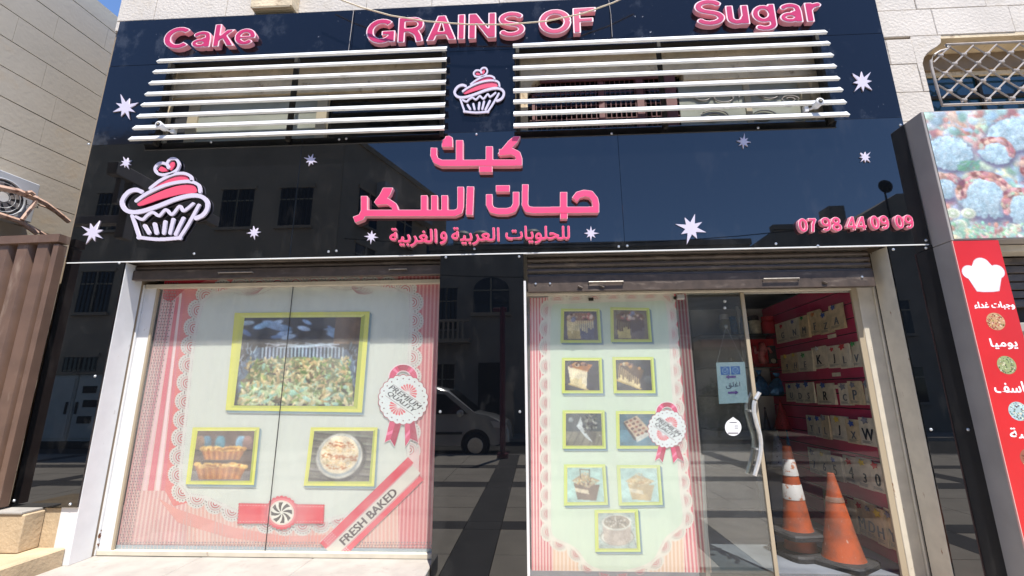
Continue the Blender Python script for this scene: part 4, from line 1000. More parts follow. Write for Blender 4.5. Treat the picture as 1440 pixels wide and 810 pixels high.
def badge(pr_name, cx, cy, r, parent, Y, base, s, bow_y, tails, fade=0):
    pr = Print(Y, base); mg = (214, 54, 104); dg = (176, 28, 70); lg = (240, 120, 160)
    # bow over the top
    a0_, a1_ = R(205), R(335); n = 14
    a0_, a1_ = R(180), R(360); arcp = lambda rr_, k=1.: [(cx+rr_*math.cos(a0_+(a1_-a0_)*i/n), cy-r*.92+rr_*.95*math.sin(a0_+(a1_-a0_)*i/n)) for i in range(n+1)]
    o_, i_ = arcp(r*.60), arcp(r*.34)
    pr.poly(arcp(r*.65)+arcp(r*.30)[::-1], (236, 220, 220)); pr.layer()
    for k in range(n):
        t = k/(n-1); c = lg if .18 < t < .30 or .7 < t < .80 else (dg if .36 < t < .64 else mg); pr.poly([o_[k], o_[k+1], i_[k+1], i_[k]], c)
    pr.layer()
    for t in tails:
        pr.poly([(x+(x-cx)*.03, y+.8) for x, y in t], (240, 226, 226)); pr.layer(); m0 = [(t[0][0]+t[1][0])/2, (t[0][1]+t[1][1])/2]; m1 = t[3]
        pr.poly([t[0], m0, m1, t[4]], mg); pr.poly([m0, t[1], t[2], m1], dg); pr.layer()
        u = [(t[0][0]*.45+t[4][0]*.55, t[0][1]*.45+t[4][1]*.55), (m0[0]*.55+m1[0]*.45, m0[1]*.55+m1[1]*.45), (m0[0]*.35+m1[0]*.65, m0[1]*.35+m1[1]*.65), (t[0][0]*.3+t[4][0]*.7, t[0][1]*.3+t[4][1]*.7)]; pr.poly(u, lg)
    pr.layer()
    sc_ = [(cx+(r+1.9*abs(math.sin(k*math.pi*22/220)))*math.cos(2*math.pi*k/220), cy+(r+1.9*abs(math.sin(k*math.pi*22/220)))*1.0*math.sin(2*math.pi*k/220)) for k in range(220)]
    pr.poly([(cx+(x-cx)*1.03, cy+(y-cy)*1.03) for x, y in sc_], (176, 60, 80)); pr.layer(); pr.poly(sc_, (224, 232, 228)); pr.layer()
    for k in range(22): a = 2*math.pi*(k+.5)/22; pr.disc(cx+r*.9*math.cos(a), cy+r*.9*math.sin(a), r*.032, (120, 76, 84), 6)
    ang = R(35); ca, sa = math.cos(ang), math.sin(ang); tr = lambda x, y: (cx+r*(x*ca-y*sa), cy+r*(x*sa+y*ca))
    for sg_ in (1, -1):
        for k in range(9):
            a = R(-90*1+(-80+20*k)) if sg_ > 0 else R(90+(-80+20*k)); pr.poly([tr(math.cos(a-.03)*.06, math.sin(a-.03)*.06-sg_*.34), tr(math.cos(a-.13)*.36, math.sin(a-.13)*.36-sg_*.34), tr(math.cos(a)*.41, math.sin(a)*.41-sg_*.34), tr(math.cos(a+.13)*.36, math.sin(a+.13)*.36-sg_*.34)], (226, 96, 104))
    for yy in (-.29, .29): pr.line([tr(-.72, yy), tr(.72, yy)], .7, (150, 130, 130))
    pr.layer()
    for i in range(4):
        dx_ = i*.006*r
        for t_, y0, x0 in (('PREMIUM', -.255, .80), ('QUALITY', .015, .70)):
            q = [tr(-x0+dx_/r, y0), tr(x0+dx_/r, y0), tr(x0+dx_/r, y0+.23), tr(-x0+dx_/r, y0+.23)]; pr.text(t_, q, (44, 46, 50), shear=.3)
        pr.layer()
    return pr.build(pr_name, parent)

def lerp(a, b, t): return (a[0]+(b[0]-a[0])*t, a[1]+(b[1]-a[1])*t)
# ---- poster on the left window
YP = .322
TL, TR, BR_, BL = (232, 392), (624, 388), (612, 778), (163, 775)
po = thing('window_poster', 'large left window poster with noodle tray picture, two small pictures and a red lace border', 'poster', (-2.5, YP, .1))
bk = Print(YP)
bk.poly([TL, TR, BR_, BL], LPK); bk.layer()
def stripes(pr, tl, tr, br, bl, n, c1, c2, w1=.55):
    for i in range(n):
        a, b = i/n, (i+w1)/n; pr.poly([lerp(tl, tr, a), lerp(tl, tr, b), lerp(bl, br, b), lerp(bl, br, a)], c1); pr.poly([lerp(tl, tr, b), lerp(tl, tr, (i+1)/n), lerp(bl, br, (i+1)/n), lerp(bl, br, b)], c2)
stripes(bk, TL, (300, 391), (262, 776), BL, 16, (210, 156, 152), (222, 192, 182)); bk.layer(); stripes(bk, (560, 388), TR, BR_, (545, 778), 12, (206, 116, 120), (222, 162, 158)); bk.layer(); stripes(bk, (262, 690), (560, 690), (560, 778), (262, 778), 54, (220, 168, 154), (222, 194, 178))
bk.layer()
bk.poly([(258, 392), (345, 391), (330, 402), (300, 405), (292, 700), (244, 712), (232, 690), (238, 600), (246, 480)], (218, 122, 118)); bk.poly([(232, 392), (300, 391), (262, 405), (240, 425), (229, 420)], (196, 40, 60)); bk.layer()
# hanging ribbon highlights at the left edge
for x0, x1, c in ((0, 5, (206, 130, 140)), (8, 12, (232, 196, 196)), (14, 22, (216, 110, 122)), (24, 29, (238, 214, 212)), (31, 36, (214, 120, 128))):
    bk.poly([(240+x0*.55, 425-x0*.5), (240+x1*.55, 425-x0*.5), (192+x1*1.1, 690), (192+x0*1.1, 690)], c)
bk.poly([(222, 700), (250, 716), (330, 742), (400, 754), (470, 752), (470, 764), (400, 766), (320, 756), (250, 735)], (222, 156, 144)); bk.layer()
D1 = [(300, 408), (340, 400), (400, 396), (470, 396), (540, 400), (578, 408), (584, 440), (582, 500), (580, 560), (580, 620), (577, 660), (560, 690), (520, 718), (470, 735), (420, 742), (370, 738), (325, 722), (288, 706), (258, 698), (248, 672), (252, 620), (258, 560), (264, 500), (272, 450), (282, 420)]
doily(bk, D1, 26, 11, (216, 216, 206), PALE, 1)
for i in range(70):
    t = i/69; x = 330+t*230; y = 412-14*math.sin(t*math.pi) if True else 0; bk.disc(x, y+8*math.sin(t*12), .8, (176, 150, 148), 5)
# grey lace net along left and bottom edges
for i in range(5):
    for j in range(92):
        t = j/92; a = lerp(TL, BL, t); bk.disc(a[0]+2.2+i*3.6+(j % 2)*1.8, a[1]+2, 1.25, (132, 116, 118), 4)
for i in range(112):
    for j in range(3): bk.disc(170+i*3.95+(j % 2)*2, 763+j*4.4, 1.3, (146, 132, 134), 4)
bk.poly([(160, 766), (612, 772), (612, 778), (160, 776)], (150, 166, 174)); bk.layer()
for i in range(60):
    t = i/60; x0 = 168+t*300; top_ = 640+60*abs(math.sin(i*.35)); bk.line([(x0+3, 772), (x0+3+(772-top_)*.02, top_+70)], .8, (206, 176, 166))
for sx in (1, -1):
    for k in range(5): bk.line([(432+sx*(70+k*2.4)+sx*14*math.cos(a)*(.5+.1*k), 404+k*1.2+5*math.sin(a)) for a in [q*.5 for q in range(9)]], .7, (190, 150, 150))
bk.build('printed_background', po)
LV = bk.L+2
picture([(330, 440), (520, 438), (509, 580), (317, 577)], [(344, 447), (508, 446), (497, 571), (329, 570)], 'noodles', 1, po, YP, LV)
picture([(271, 601), (365, 601), (357, 682), (261, 681)], [(278, 606), (358, 606), (351, 676), (268, 676)], 'pies', 2, po, YP, LV)
picture([(437, 601), (531, 601), (526, 684), (427, 683)], [(442, 606), (525, 606), (519, 677), (433, 677)], 'kunafa', 3, po, YP, LV)
# red strap with sweet
st_ = Print(YP, LV); L_, R_, y0, y1 = 337, 455, 709, 735
ob = [(L_, y0), (R_, y0+2), (R_-1, y1), (L_-2, y1)]
for i in range(36):
    t = i/35; st_.disc(*lerp(ob[0], ob[1], t), 1.9, (206, 60, 70), 6); st_.disc(*lerp(ob[3], ob[2], t), 1.9, (206, 60, 70), 6)
for i in range(7): st_.disc(*lerp(ob[0], ob[3], i/6), 1.9, (206, 60, 70), 6); st_.disc(*lerp(ob[1], ob[2], i/6), 1.9, (206, 60, 70), 6)
st_.layer(); st_.poly(ob, (222, 70, 80)); st_.layer()
for i in range(28): t = i/27; st_.disc(*lerp((L_+2, y0+1.5), (R_-2, y0+3.5), t), .7, (240, 216, 214), 5); st_.disc(*lerp((L_+1, y1-1.5), (R_-3, y1-1.5), t), .7, (240, 216, 214), 5)
st_.layer(); cx, cy = 396, 721
for k in range(24): a = k*2*math.pi/24; st_.disc(cx+21*math.cos(a), cy+21*math.sin(a), 3.2, (214, 70, 84), 8)
st_.layer(); st_.disc(cx, cy, 20.5, (226, 120, 124), 30); st_.layer(); st_.disc(cx, cy, 17.5, (226, 214, 196), 30); st_.layer(); st_.disc(cx, cy, 15.5, (232, 230, 214), 30); st_.layer()
for k in range(8):
    a = k*math.pi/4; pts = [(cx+r_*math.cos(a+r_*.035), cy+r_*math.sin(a+r_*.035)) for r_ in (1.5, 6, 10, 15)]+[(cx+r_*math.cos(a+.42+r_*.035), cy+r_*math.sin(a+.42+r_*.035)) for r_ in (15, 10, 6)]; st_.poly(pts, (66, 56, 50))
st_.build('printed_strap', po)
# diagonal FRESH BAKED strip
fb = Print(YP, LV); e0, e1 = (467, 776), (586, 660)
d = Vector((e1[0]-e0[0], e1[1]-e0[1])).normalized(); nn = Vector((-d.y, d.x))
def dg_(u, v, q0=e0, q1=e1): l = math.hypot(q1[0]-q0[0], q1[1]-q0[1]); return (q0[0]+d.x*u*l+nn.x*v, q0[1]+d.y*u*l+nn.y*v)
fb.poly([dg_(-.02, -22), (590, 628), (588, 682), dg_(-.02, 17)], (222, 196, 190)); fb.layer()
fb.poly([dg_(-.02, -21), dg_(1.02, -21), dg_(1.02, -9.5), dg_(-.02, -9.5)], (214, 66, 84)); fb.poly([dg_(-.02, 9.5), dg_(.98, 9.5), dg_(.98, 17), dg_(-.02, 17)], (222, 82, 96)); fb.poly([dg_(-.02, -7.6), dg_(1.0, -7.6), dg_(1.0, 7.6), dg_(-.02, 7.6)], (214, 210, 196)); fb.layer()
for v in (-8.6, 8.6): fb.line([dg_(0, v), dg_(1, v)], .8, (190, 120, 124))
for i in range(6):
    for j in range(3): fb.disc(*dg_(.02+i*.018, -19+j*3.4), .9, (236, 220, 220), 4); fb.disc(*dg_(.02+i*.018, 10.5+j*2.6), .9, (236, 220, 220), 4)
fb.layer()
for k in range(4): 
    o_ = k*.0026; v_ = (k % 2)*.5; fb.text('FRESH BAKED', [dg_(.11+o_, -5.6+v_), dg_(.74+o_, -5.6+v_), dg_(.74+o_, 5.6+v_), dg_(.11+o_, 5.6+v_)], (66, 44, 48)); fb.layer()
fb.build('printed_strip', po)
badge('printed_badge', 567, 562, 33, po, YP, LV, 1.0, 525, [[(548, 592), (565, 594), (555, 628), (549, 618), (541, 622)], [(569, 594), (583, 592), (588, 622), (577, 617), (570, 628)]])

# =================================================================== RIGHT: FIXED PANE WITH POSTER, GLASS DOOR, SIDE PANE
fd = thing('shop_front_glazing', 'frameless fixed glass panes either side of the shop door, with right jamb coloured duller for shade', 'window', (1.5, .3, -.08))
box('left_jamb', -.105, -.075, .02, .34, -.08, 2.55, M['white_paint'], fd, .002)
box('head_rail', -.075, 3.1, .27, .34, 2.462, 2.50, M['cream_paint'], fd, .003)
box('header_board', -.10, 3.32, .345, .37, 2.455, 2.95, M['interior'], fd)
box('pane', -.07, 1.405, YG, YG+.008, -.125, 2.46, M['glass'], fd)
box('side_pane', 2.10, 3.105, YG, YG+.008, -.125, 2.46, glass('side_pane_glass', (1, 1, 1), 1.34), fd)
box('outer_jamb', 3.312, 3.50, .018, .235, -.09, 2.818, M['cream_paint'], fd, .003)  # right jamb pieces: the weaker light on this side is put into their colour
box('guide_slot', 3.325, 3.50, .237, .262, -.09, 2.818, M['slot'], fd)
box('inner_jamb', 3.308, 3.50, .264, .36, -.088, 2.53, M['cream_paint'], fd, .004)
box('jamb_moulding', 3.165, 3.307, .285, .33, -.087, 2.53, M['cream_paint'], fd, .004)
box('glazing_bead', 3.11, 3.163, .288, .315, -.087, 2.50, M['edge'], fd, .002)
for k in range(5): box('pane_clip', *( (1.395, 1.42, .292, .30) if k == 0 else (.55+.03*k*0, .60, .292, .30)), 2.40, 2.43, M['slot'], fd) if k < 2 else None
pp = thing('window_poster', 'tall poster with nine small cake pictures beside the shop door', 'poster', (.7, YP, 0))
b2 = Print(YP); T0, T1, T2, T3 = (745, 419), (966, 412), (1003, 830), (748, 830)
PT = (204, 220, 197)
b2.poly([T0, T1, T2, T3], (226, 206, 190)); b2.layer()
stripes(b2, T0, (774, 418), (778, 830), T3, 7, (206, 112, 116), (228, 196, 188)); b2.layer(); stripes(b2, (934, 413), T1, T2, (964, 830), 7, (214, 110, 116), (230, 202, 192)); b2.layer(); stripes(b2, (778, 700), (960, 700), (964, 830), (778, 830), 34, (222, 190, 160), (232, 212, 190)); b2.layer()
D2 = [(772, 424), (800, 420), (850, 418), (905, 417), (938, 418), (946, 450), (950, 520), (956, 600), (962, 680), (966, 735), (940, 762), (925, 790), (900, 804), (860, 810), (825, 800), (805, 776), (775, 760), (768, 740), (768, 680), (767, 600), (767, 520), (767, 460)]
doily(b2, D2, 26, 8, (222, 220, 204), PT, 1, .8)
stripes(b2, (990-5, 640), (990, 640), (1000, 830), (994, 830), 1, (206, 196, 190), (190, 180, 176))
for j in range(100): t = j/100; a = lerp((958, 416), (994, 830), t); b2.disc(a[0], a[1], 1.0, (176, 130, 130), 4)
b2.layer(); b2.build('printed_background', pp); LV2 = b2.L+2
def sq(a, b, c, d_, kind, seed, fade): 
    o = [a, b, c, d_]; cx_ = sum(p[0] for p in o)/4; cy_ = sum(p[1] for p in o)/4
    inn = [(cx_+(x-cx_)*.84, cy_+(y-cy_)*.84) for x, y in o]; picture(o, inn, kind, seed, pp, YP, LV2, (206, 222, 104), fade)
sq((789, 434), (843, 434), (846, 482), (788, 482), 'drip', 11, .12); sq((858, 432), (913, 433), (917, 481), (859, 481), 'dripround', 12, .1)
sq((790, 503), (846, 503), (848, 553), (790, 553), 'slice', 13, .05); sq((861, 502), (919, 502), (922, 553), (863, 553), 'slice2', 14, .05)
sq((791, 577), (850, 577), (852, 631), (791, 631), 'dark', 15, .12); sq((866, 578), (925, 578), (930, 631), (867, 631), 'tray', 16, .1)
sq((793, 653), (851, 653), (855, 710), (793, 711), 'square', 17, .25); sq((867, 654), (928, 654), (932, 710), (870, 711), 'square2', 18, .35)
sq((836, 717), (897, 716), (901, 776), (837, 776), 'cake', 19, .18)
badge('printed_badge', 938, 603, 25, pp, YP, LV2+22, 1.0, 573, [[(926, 627), (937, 629), (932, 650), (927, 644), (921, 648)], [(943, 629), (955, 627), (962, 649), (953, 644), (947, 651)]])

# ---- the door
dr = thing('glass_door', 'frameless glass shop door with a pair of wavy steel pull handles', 'door', (1.75, .3, -.07))
xd0, xd1 = 1.412, P(1043, 412, .295).x
box('leaf', xd0, 2.045, YG-.002, YG+.008, -.07, 2.45, M['doorglass'], dr)
box('edge_trim', 2.047, 2.082, .288, .315, -.07, 2.457, M['edge'], dr, .002)
box('top_patch', 1.43, 1.50, .285, .32, 2.40, 2.45, M['steel'], dr, .003)
def wavy(px0, name='pull_handle', y=.235):
    pts = [P(px0[0]+(b-a)*0+a, c, y) for a, b, c in ()] ; pts = [P(a, b, y) for a, b in px0]
    t = bmesh.new(); tube_bm(t, [pts[0]]+pts+[pts[-1]], [.001]+[.019]*len(pts)+[.001], 10); h = bm_obj(name, t, M['steel'], dr, True, 50)
    return h
def hw(xo, r_): return [(xo+14.0*math.sin((t-.08)*5.2)*(1-.35*t)+(-5*t), 550+t*r_) for t in [k/14 for k in range(15)]]
def osp(pts, n=6):
    out = []; q = [pts[0]]+list(pts)+[pts[-1]]
    for i in range(1, len(q)-2):
        for t in [j/n for j in range(n)]: out.append(tuple(.5*((2*q[i][d])+(-q[i-1][d]+q[i+1][d])*t+(2*q[i-1][d]-5*q[i][d]+4*q[i+1][d]-q[i+2][d])*t*t+(-q[i-1][d]+3*q[i][d]-3*q[i+1][d]+q[i+2][d])*t**3) for d in (0, 1)))
    return out+[pts[-1]]
for pts, yy in (([(1056, 553), (1049.5, 565), (1049, 578), (1053, 595), (1058, 612), (1059.5, 627), (1057, 643), (1050, 666)], .36), ([(1068, 552), (1061.5, 564), (1060, 577), (1063.5, 594), (1068.5, 611), (1070, 627), (1068, 644), (1061, 669)], .235)):
    h = wavy(osp(pts), y=yy)
for px, py in ((1060, 578), (1069, 632)):
    a = P(px, py, .24); box('handle_standoff', a.x-.03, a.x+.012, .25, .35, a.z-.008, a.z+.008, M['steel'], dr)
hs = thing('hanging_sign', 'small pale blue closed sign with purple arrows hung by string on the glass door', 'sign', tuple(P(1030, 567, .33)))
Hs = Print(.322); Hq = [(1007, 510), (1047, 509), (1052, 566), (1011, 568)]
plate('sign_board', topl([Hq], .33), .324, .332, mat('pale_blue_card', lin((196, 220, 232)), .5), hs)
Hs.layer(3)
def hb(u0, v0, u1, v1, c): Hs.poly([bil(Hq, u0, v0), bil(Hq, u1, v0), bil(Hq, u1, v1), bil(Hq, u0, v1)], lin and c)
hb(.14, .70, .46, .90, (50, 120, 206)); hb(.50, .70, .82, .90, (50, 120, 206)); Hs.layer()
for u in (.30, .66): Hs.line([bil(Hq, u+.10*math.cos(a), .80+.075*math.sin(a)) for a in [k*.6 for k in range(12)]], .9, (176, 206, 236)); Hs.line([bil(Hq, u-.05, .80), bil(Hq, u, .77), bil(Hq, u+.08, .85)], .9, (176, 206, 236))
for sg_, v in ((-1, .645), (1, .26)):
    x = .50; a = .16*sg_; Hs.poly([bil(Hq, x-a, v-.025), bil(Hq, x+a*.5, v-.025), bil(Hq, x+a*.5, v-.055), bil(Hq, x+a*1.3, v), bil(Hq, x+a*.5, v+.055), bil(Hq, x+a*.5, v+.025), bil(Hq, x-a, v+.025)], (120, 84, 170))
Hs.text('\uFED6\uFEE0\uFECF\uFE8D', [bil(Hq, .28, .52), bil(Hq, .78, .52), bil(Hq, .78, .36), bil(Hq, .28, .36)], (54, 60, 110))
Hs.build('sign_print', hs)
hk = P(1021, 459, .33)
for a in ((1008, 511), (1046, 510)): tube('string', [P(*a, .327), hk], .0025, M['steel'], hs, 5)
lathe('suction_hook', [(.02, .0), (.016, -.012), (.006, -.02)], tuple(hk), M['steel'], hs, 12, 'Y')
sk = thing('round_sticker', 'small round white sticker low on the glass door', 'sticker', tuple(P(1031, 601, .295)))
Ck = [(1031+11.5*math.cos(a), 601+12*math.sin(a)) for a in [k*2*math.pi/28 for k in range(28)]]; Ck[20:23] = [(1029, 588), (1031, 586.5), (1033, 588)]
plate('sticker_face', topl([Ck], .295), .2935, .2975, mat('white_vinyl', (.75, .75, .76), .4), sk)
Sk = Print(.2925); Sk.line([(1024, 609), (1038, 609)], 1.2, (60, 20, 40)); Sk.line([(1026, 594), (1036, 594)], 1, (90, 90, 96)); Sk.line([(1033, 599), (1038, 599)], .8, (120, 120, 124)); Sk.line([(1033, 602), (1038, 602)], .8, (120, 120, 124)); Sk.build('sticker_print', sk)
for (px, py) in ((1019, 424), (1019, 433)):
    c = P(px, py, .31); tag(lathe('suction_cup', [(.016, 0), (.014, -.01), (.004, -.014)], tuple(c), M['white_paint'], None, 12, 'Y'), 'small white suction cup near the top of the glass door, '+('upper' if py < 430 else 'lower')+' of the two', 'hook')

# =================================================================== INSIDE THE SHOP
sp0 = Vector((3.262, .36, 0)); sdv = Vector((.055, 1, 0)).normalized(); sn = Vector((-sdv.y, sdv.x, 0))   # normal looks into the room
swl = thing('slatwall', 'maroon slatwall inside the shop holding rows of letter packets', 'display wall', (3.3, 1.4, -.05))
def onw(px, py, off=0): return PP(px, py, sp0+sn*off, sn)
rows_px = [(447, 434, 478, 463), (494, 488, 519, 521), (539, 541, 563, 570), (581, 590, 609, 617), (623, 645, 651, 679), (668, 702, 702, 742)]
zrow = []
for a, b, c, d in rows_px: zrow.append(((onw(1108, a).z+onw(1203, b).z)/2, (onw(1108, c).z+onw(1203, d).z)/2))
zz = -.04; hs_ = .152
while zz < 2.62:
    a = sp0+sdv*.0; b = sp0+sdv*2.25; bm = bmesh.new()
    slabquad(bm, [(a.x, a.y, zz), (b.x, b.y, zz), (b.x, b.y, zz+hs_-.012), (a.x, a.y, zz+hs_-.012)], -sn*.02); bm_obj('slat_board', bm, M['maroon'], swl); zz += hs_
a = sp0-sn*.021; b = sp0+sdv*2.25-sn*.021; bm = bmesh.new(); slabquad(bm, [(a.x, a.y, -.05), (b.x, b.y, -.05), (b.x, b.y, 2.7), (a.x, a.y, 2.7)], -sn*.03); bm_obj('backing', bm, M['slot'], swl)
print('zrows', [(round(a, 2), round(b, 2)) for a, b in zrow])
rowsx = [
 ([(1103, 1120, 'G', 'ivory', 'red'), (1122, 1139, 'N', 'ivory', 'blue'), (1141, 1151, 'M', 'kraft', 'green'), (1152, 1168, 'F', 'kraft', 'orange'), (1169, 1184, 'Z', 'kraft', 'blue'), (1186, 1204, 'A', 'kraft', 'blue')], 'top row'),
 ([(1104, 1118, '9', 'kraft', 'yellow'), (1120, 1129, 'H', 'kraft', 'yellow'), (1131, 1149, 'E', 'ivory', 'green'), (1150, 1167, 'K', 'ivory', 'white'), (1173, 1190, 'J', 'ivory', 'red'), (1192, 1204, 'L', 'ivory', 'red'), (1206, 1216, 'V', 'ivory', 'green')], 'second row'),
 ([(1105, 1117, 'U', 'ivory', 'blue'), (1119, 1131, 'D', 'ivory', 'blue'), (1132, 1144, 'S', 'ivory', 'blue'), (1148, 1169, 'R', 'ivory', 'blue'), (1181, 1194, 'C', 'ivory', 'grey'), (1196, 1212, 'P', 'kraft', 'grey'), (1215, 1227, 'B', 'ivory', 'grey')], 'third row'),
 ([(1128, 1138, 'T', 'ivory', 'blue'), (1140, 1149, 'I', 'ivory', 'blue'), (1151, 1158, 'L', 'kraft', 'grey'), (1160, 1180, 'J', 'ivory', 'yellow'), (1183, 1199, 'X', 'kraft', 'blue'), (1203, 1222, 'W', 'ivory', 'grey'), (1224, 1232, 'Y', 'kraft', 'white')], 'fourth row'),
 ([(1124, 1134, '7', 'ivory', 'grey'), (1137, 1150, '6', 'ivory', 'yellow'), (1152, 1167, '5', 'ivory', 'blue'), (1169, 1185, '4', 'ivory', 'red'), (1188, 1204, '3', 'ivory', 'yellow'), (1208, 1222, '0', 'ivory', 'red'), (1223, 1231, '1', 'ivory', 'grey')], 'fifth row'),
 ([(1135, 1147, '2', 'kraft', 'yellow'), (1149, 1158, 'E', 'kraft', 'yellow'), (1160, 1174, 'C', 'kraft', 'red'), (1176, 1186, 'M', 'kraft', 'red'), (1188, 1199, 'D', 'kraft', 'grey'), (1202, 1212, 'H', 'kraft', 'yellow'), (1213, 1223, 'Y', 'kraft', 'grey'), (1224, 1236, 'Q', 'kraft', 'yellow')], 'lowest row'),
]
PM = {'ivory': mat('ivory_packet', (.78, .68, .50), .35, var=.2, scale=14), 'kraft': mat('kraft_packet', (.74, .57, .33), .4, var=.25, scale=14)}
HM = {'red': (.55, .03, .03), 'blue': (.05, .10, .35), 'green': (.05, .35, .08), 'orange': (.6, .2, .05), 'yellow': (.75, .55, .08), 'white': (.7, .7, .68), 'grey': (.25, .25, .28)}
HM = {k: mat('header_'+k, v, .35) for k, v in HM.items()}
M['ink'] = mat('black_ink', (.01, .01, .012), .5); M['inkgrey'] = mat('grey_ink', (.13, .14, .15), .5)
rp = random.Random(12); seen = {}
for (row, rname), (zt, zb) in zip(rowsx, zrow):
    for i, (xa, xb, ch, pc, hc) in enumerate(row):
        a, b = onw(xa-1.5, 545, .035), onw(xb+2, 545, .035); sh_ = sn*(.012*(i % 3)); a = a+sh_; b = b+sh_
        dd = (a-b); dd.z = 0; ln = dd.length; dd.normalize()         # from near (b) to far (a)
        tilt = rp.uniform(-.02, .02)*ln; h = (zt-zb)*rp.uniform(1.0, 1.16); z0 = zb-(zt-zb)*.03+rp.uniform(-.012, .012)
        lean = sn*rp.uniform(.0, .02)
        A = Vector((a.x, a.y, z0)); Bp = Vector((b.x, b.y, z0+tilt)); U = Vector((0, 0, h))
        nm = 'ivory' if pc == 'ivory' else 'tan'
        pos = 'first' if i == 0 else ('last' if i == len(row)-1 else ['', 'second', 'third', 'fourth', 'fifth', 'sixth', 'seventh', 'eighth'][i])
        t = thing('letter_packet', f'{nm} packet printed {ch} with {hc} header, {pos} in the {rname} of the slatwall', 'packet', tuple((A+Bp)/2), 'letter packets hanging on the maroon slatwall')
        bm = bmesh.new(); slabquad(bm, [A-lean*.0, Bp, Bp+U-lean, A+U-lean], -sn*.010); slabquad(bm, [A-sn*.014+(Bp-A)*.06, Bp-sn*.014+(Bp-A)*.05, Bp+U*.97-sn*.016, A+U*.98-sn*.016], -sn*.006)
        bmesh.ops.recalc_face_normals(bm, faces=bm.faces); bm_obj('packet', bm, PM[pc], t)
        # header charm: a small irregular ribbon bow
        c = (A+Bp)/2+U*rp.uniform(.80, .92)+sn*.008; pts = []; ux = (Bp-A)/ln
        k0 = rp.uniform(.03, .05)
        for k in range(10): an = 2*math.pi*k/10; r_ = k0*(1 if k % 2 else .5); pts.append(c+ux*math.cos(an)*r_*1.2+Vector((0, 0, 1))*math.sin(an)*r_*.8)
        bm = bmesh.new(); f1 = [bm.verts.new(p) for p in pts]; f2 = [bm.verts.new(p+sn*.008) for p in pts]; bm.faces.new(f1); bm.faces.new(f2[::-1])
        for k in range(10): bm.faces.new((f1[k], f1[(k+1) % 10], f2[(k+1) % 10], f2[k]))
        bm_obj('header', bm, HM[hc], t)
        v, f, asp = text_tris(ch); gh = h*(.42 if ch in 'JRPW54K0' else .30); gw = gh*asp*1.0; o = A+(Bp-A)*.5-ux*gw/2+U*.20+sn*.003
        for q_ in range(3):
            zz_ = .08+q_*.035; pa, pb = A+(Bp-A)*.12+U*zz_+sn*.003, A+(Bp-A)*rp.uniform(.5, .85)+U*zz_+sn*.003; bm = bmesh.new() if q_ == 0 else bm; bm.faces.new([bm.verts.new(p) for p in (pa, pb, pb+U*.012, pa+U*.012)])
        bm_obj('small_print', bm, M['inkgrey'], t)
        for kk in (0,):
            vs = [o+ux*(p*gw)+Vector((0, 0, 1))*(q*gh)-lean*(.2+q*.4) for p, q in v]
            allv = []; allf = []
            for s_ in (-.007, -.0035, 0, .0035, .007): allf += [tuple(len(allv)+n for n in q) for q in f]; allv += [p+ux*s_+sn*(.0004*(s_/.0035+2)) for p in vs]
            mesh('printed_letter', allv, allf, M['ink'] if pc == 'ivory' and ch in 'JRPW5430K' else M['inkgrey'], t)
for i, (xa, ya, lab) in enumerate(((1170, 474, 'top'), (1176, 527, 'second'), (1177, 544, 'third'))):
    a, b = onw(xa-6, ya, .045), onw(xa+6, ya, .045); bm = bmesh.new(); slabquad(bm, [(a.x, a.y, a.z-.02), (b.x, b.y, a.z-.02), (b.x, b.y, a.z+.02), (a.x, a.y, a.z+.02)], -sn*.003)
    tag(bm_obj('price_card', bm, PM['ivory']), ['small cream price card hanging under the top packet row', 'small cream price card under the second packet row, upper of two', 'small cream price card under the second packet row, lower of two'][i], 'price card')

# glass shelf unit at the far end
YSH = 2.35
def sh(px, py, y=YSH): return P(px, py, y)
su = thing('shelf_unit', 'narrow display rack with glass shelves beside the maroon wall, seen through the shop glass', 'shelf', (3.0, YSH, -.05))
xa_, xb_ = sh(985, 500).x, sh(1099, 500).x
box('back_panel', xa_, xb_, YSH+.26, YSH+.28, -.05, 2.7, M['interior'], su)
for a, b in ((1094, 1100), (1043, 1046)): box('upright', sh(a, 500).x, sh(b, 500).x, YSH-.02, YSH+.02, -.05, 2.7, M['interior'], su)
shz = [sh(1070, y).z for y in (471, 517, 556, 603, 654)]
M['shelfg'] = mat('dark_shelf_glass', (.03, .05, .045), .1)
for z in shz: box('glass_shelf', xa_, sh(1103, 500).x, YSH-.14, YSH+.25, z-.010, z, M['shelfg'], su)
def sl_(px, k): return sh(px, 500, YSH-.02).x, YSH-.02, shz[k]
def jar(px, k, r, h, mb, ml, label, cat='jar'):
    x, y, z = sl_(px, k); t = thing('jar', label, cat, (x, y, z))
    lathe('body', [(r*.9, 0), (r, .01), (r, h*.66), (r*.8, h*.74)], (x, y, z), mb, t, 16); lathe('lid', [(r*.84, h*.74), (r*.86, h*.97), (r*.5, h)], (x, y, z), ml, t, 16)
M['cream'] = mat('cream_label', (.45, .42, .30), .4, var=.3, scale=30); M['redgloss'] = mat('red_gloss', (.38, .015, .02), .25); M['bluefoil'] = mat('blue_foil', (.03, .16, .36), .3, metal=.3, var=.5, scale=25); M['pinkplastic'] = mat('salmon_plastic', (.55, .16, .15), .4, var=.4, scale=30)
jar(1066, 0, .085, .27, M['cream'], M['slot'], 'cream labelled jar with black lid on the top glass shelf')
jar(1086, 0, .095, .26, M['redgloss'], M['redgloss'], 'glossy red jar on the top glass shelf')
jar(1052, 0, .06, .26, M['bluefoil'], M['bluefoil'], 'dark blue bottle at the left of the top glass shelf', 'bottle')
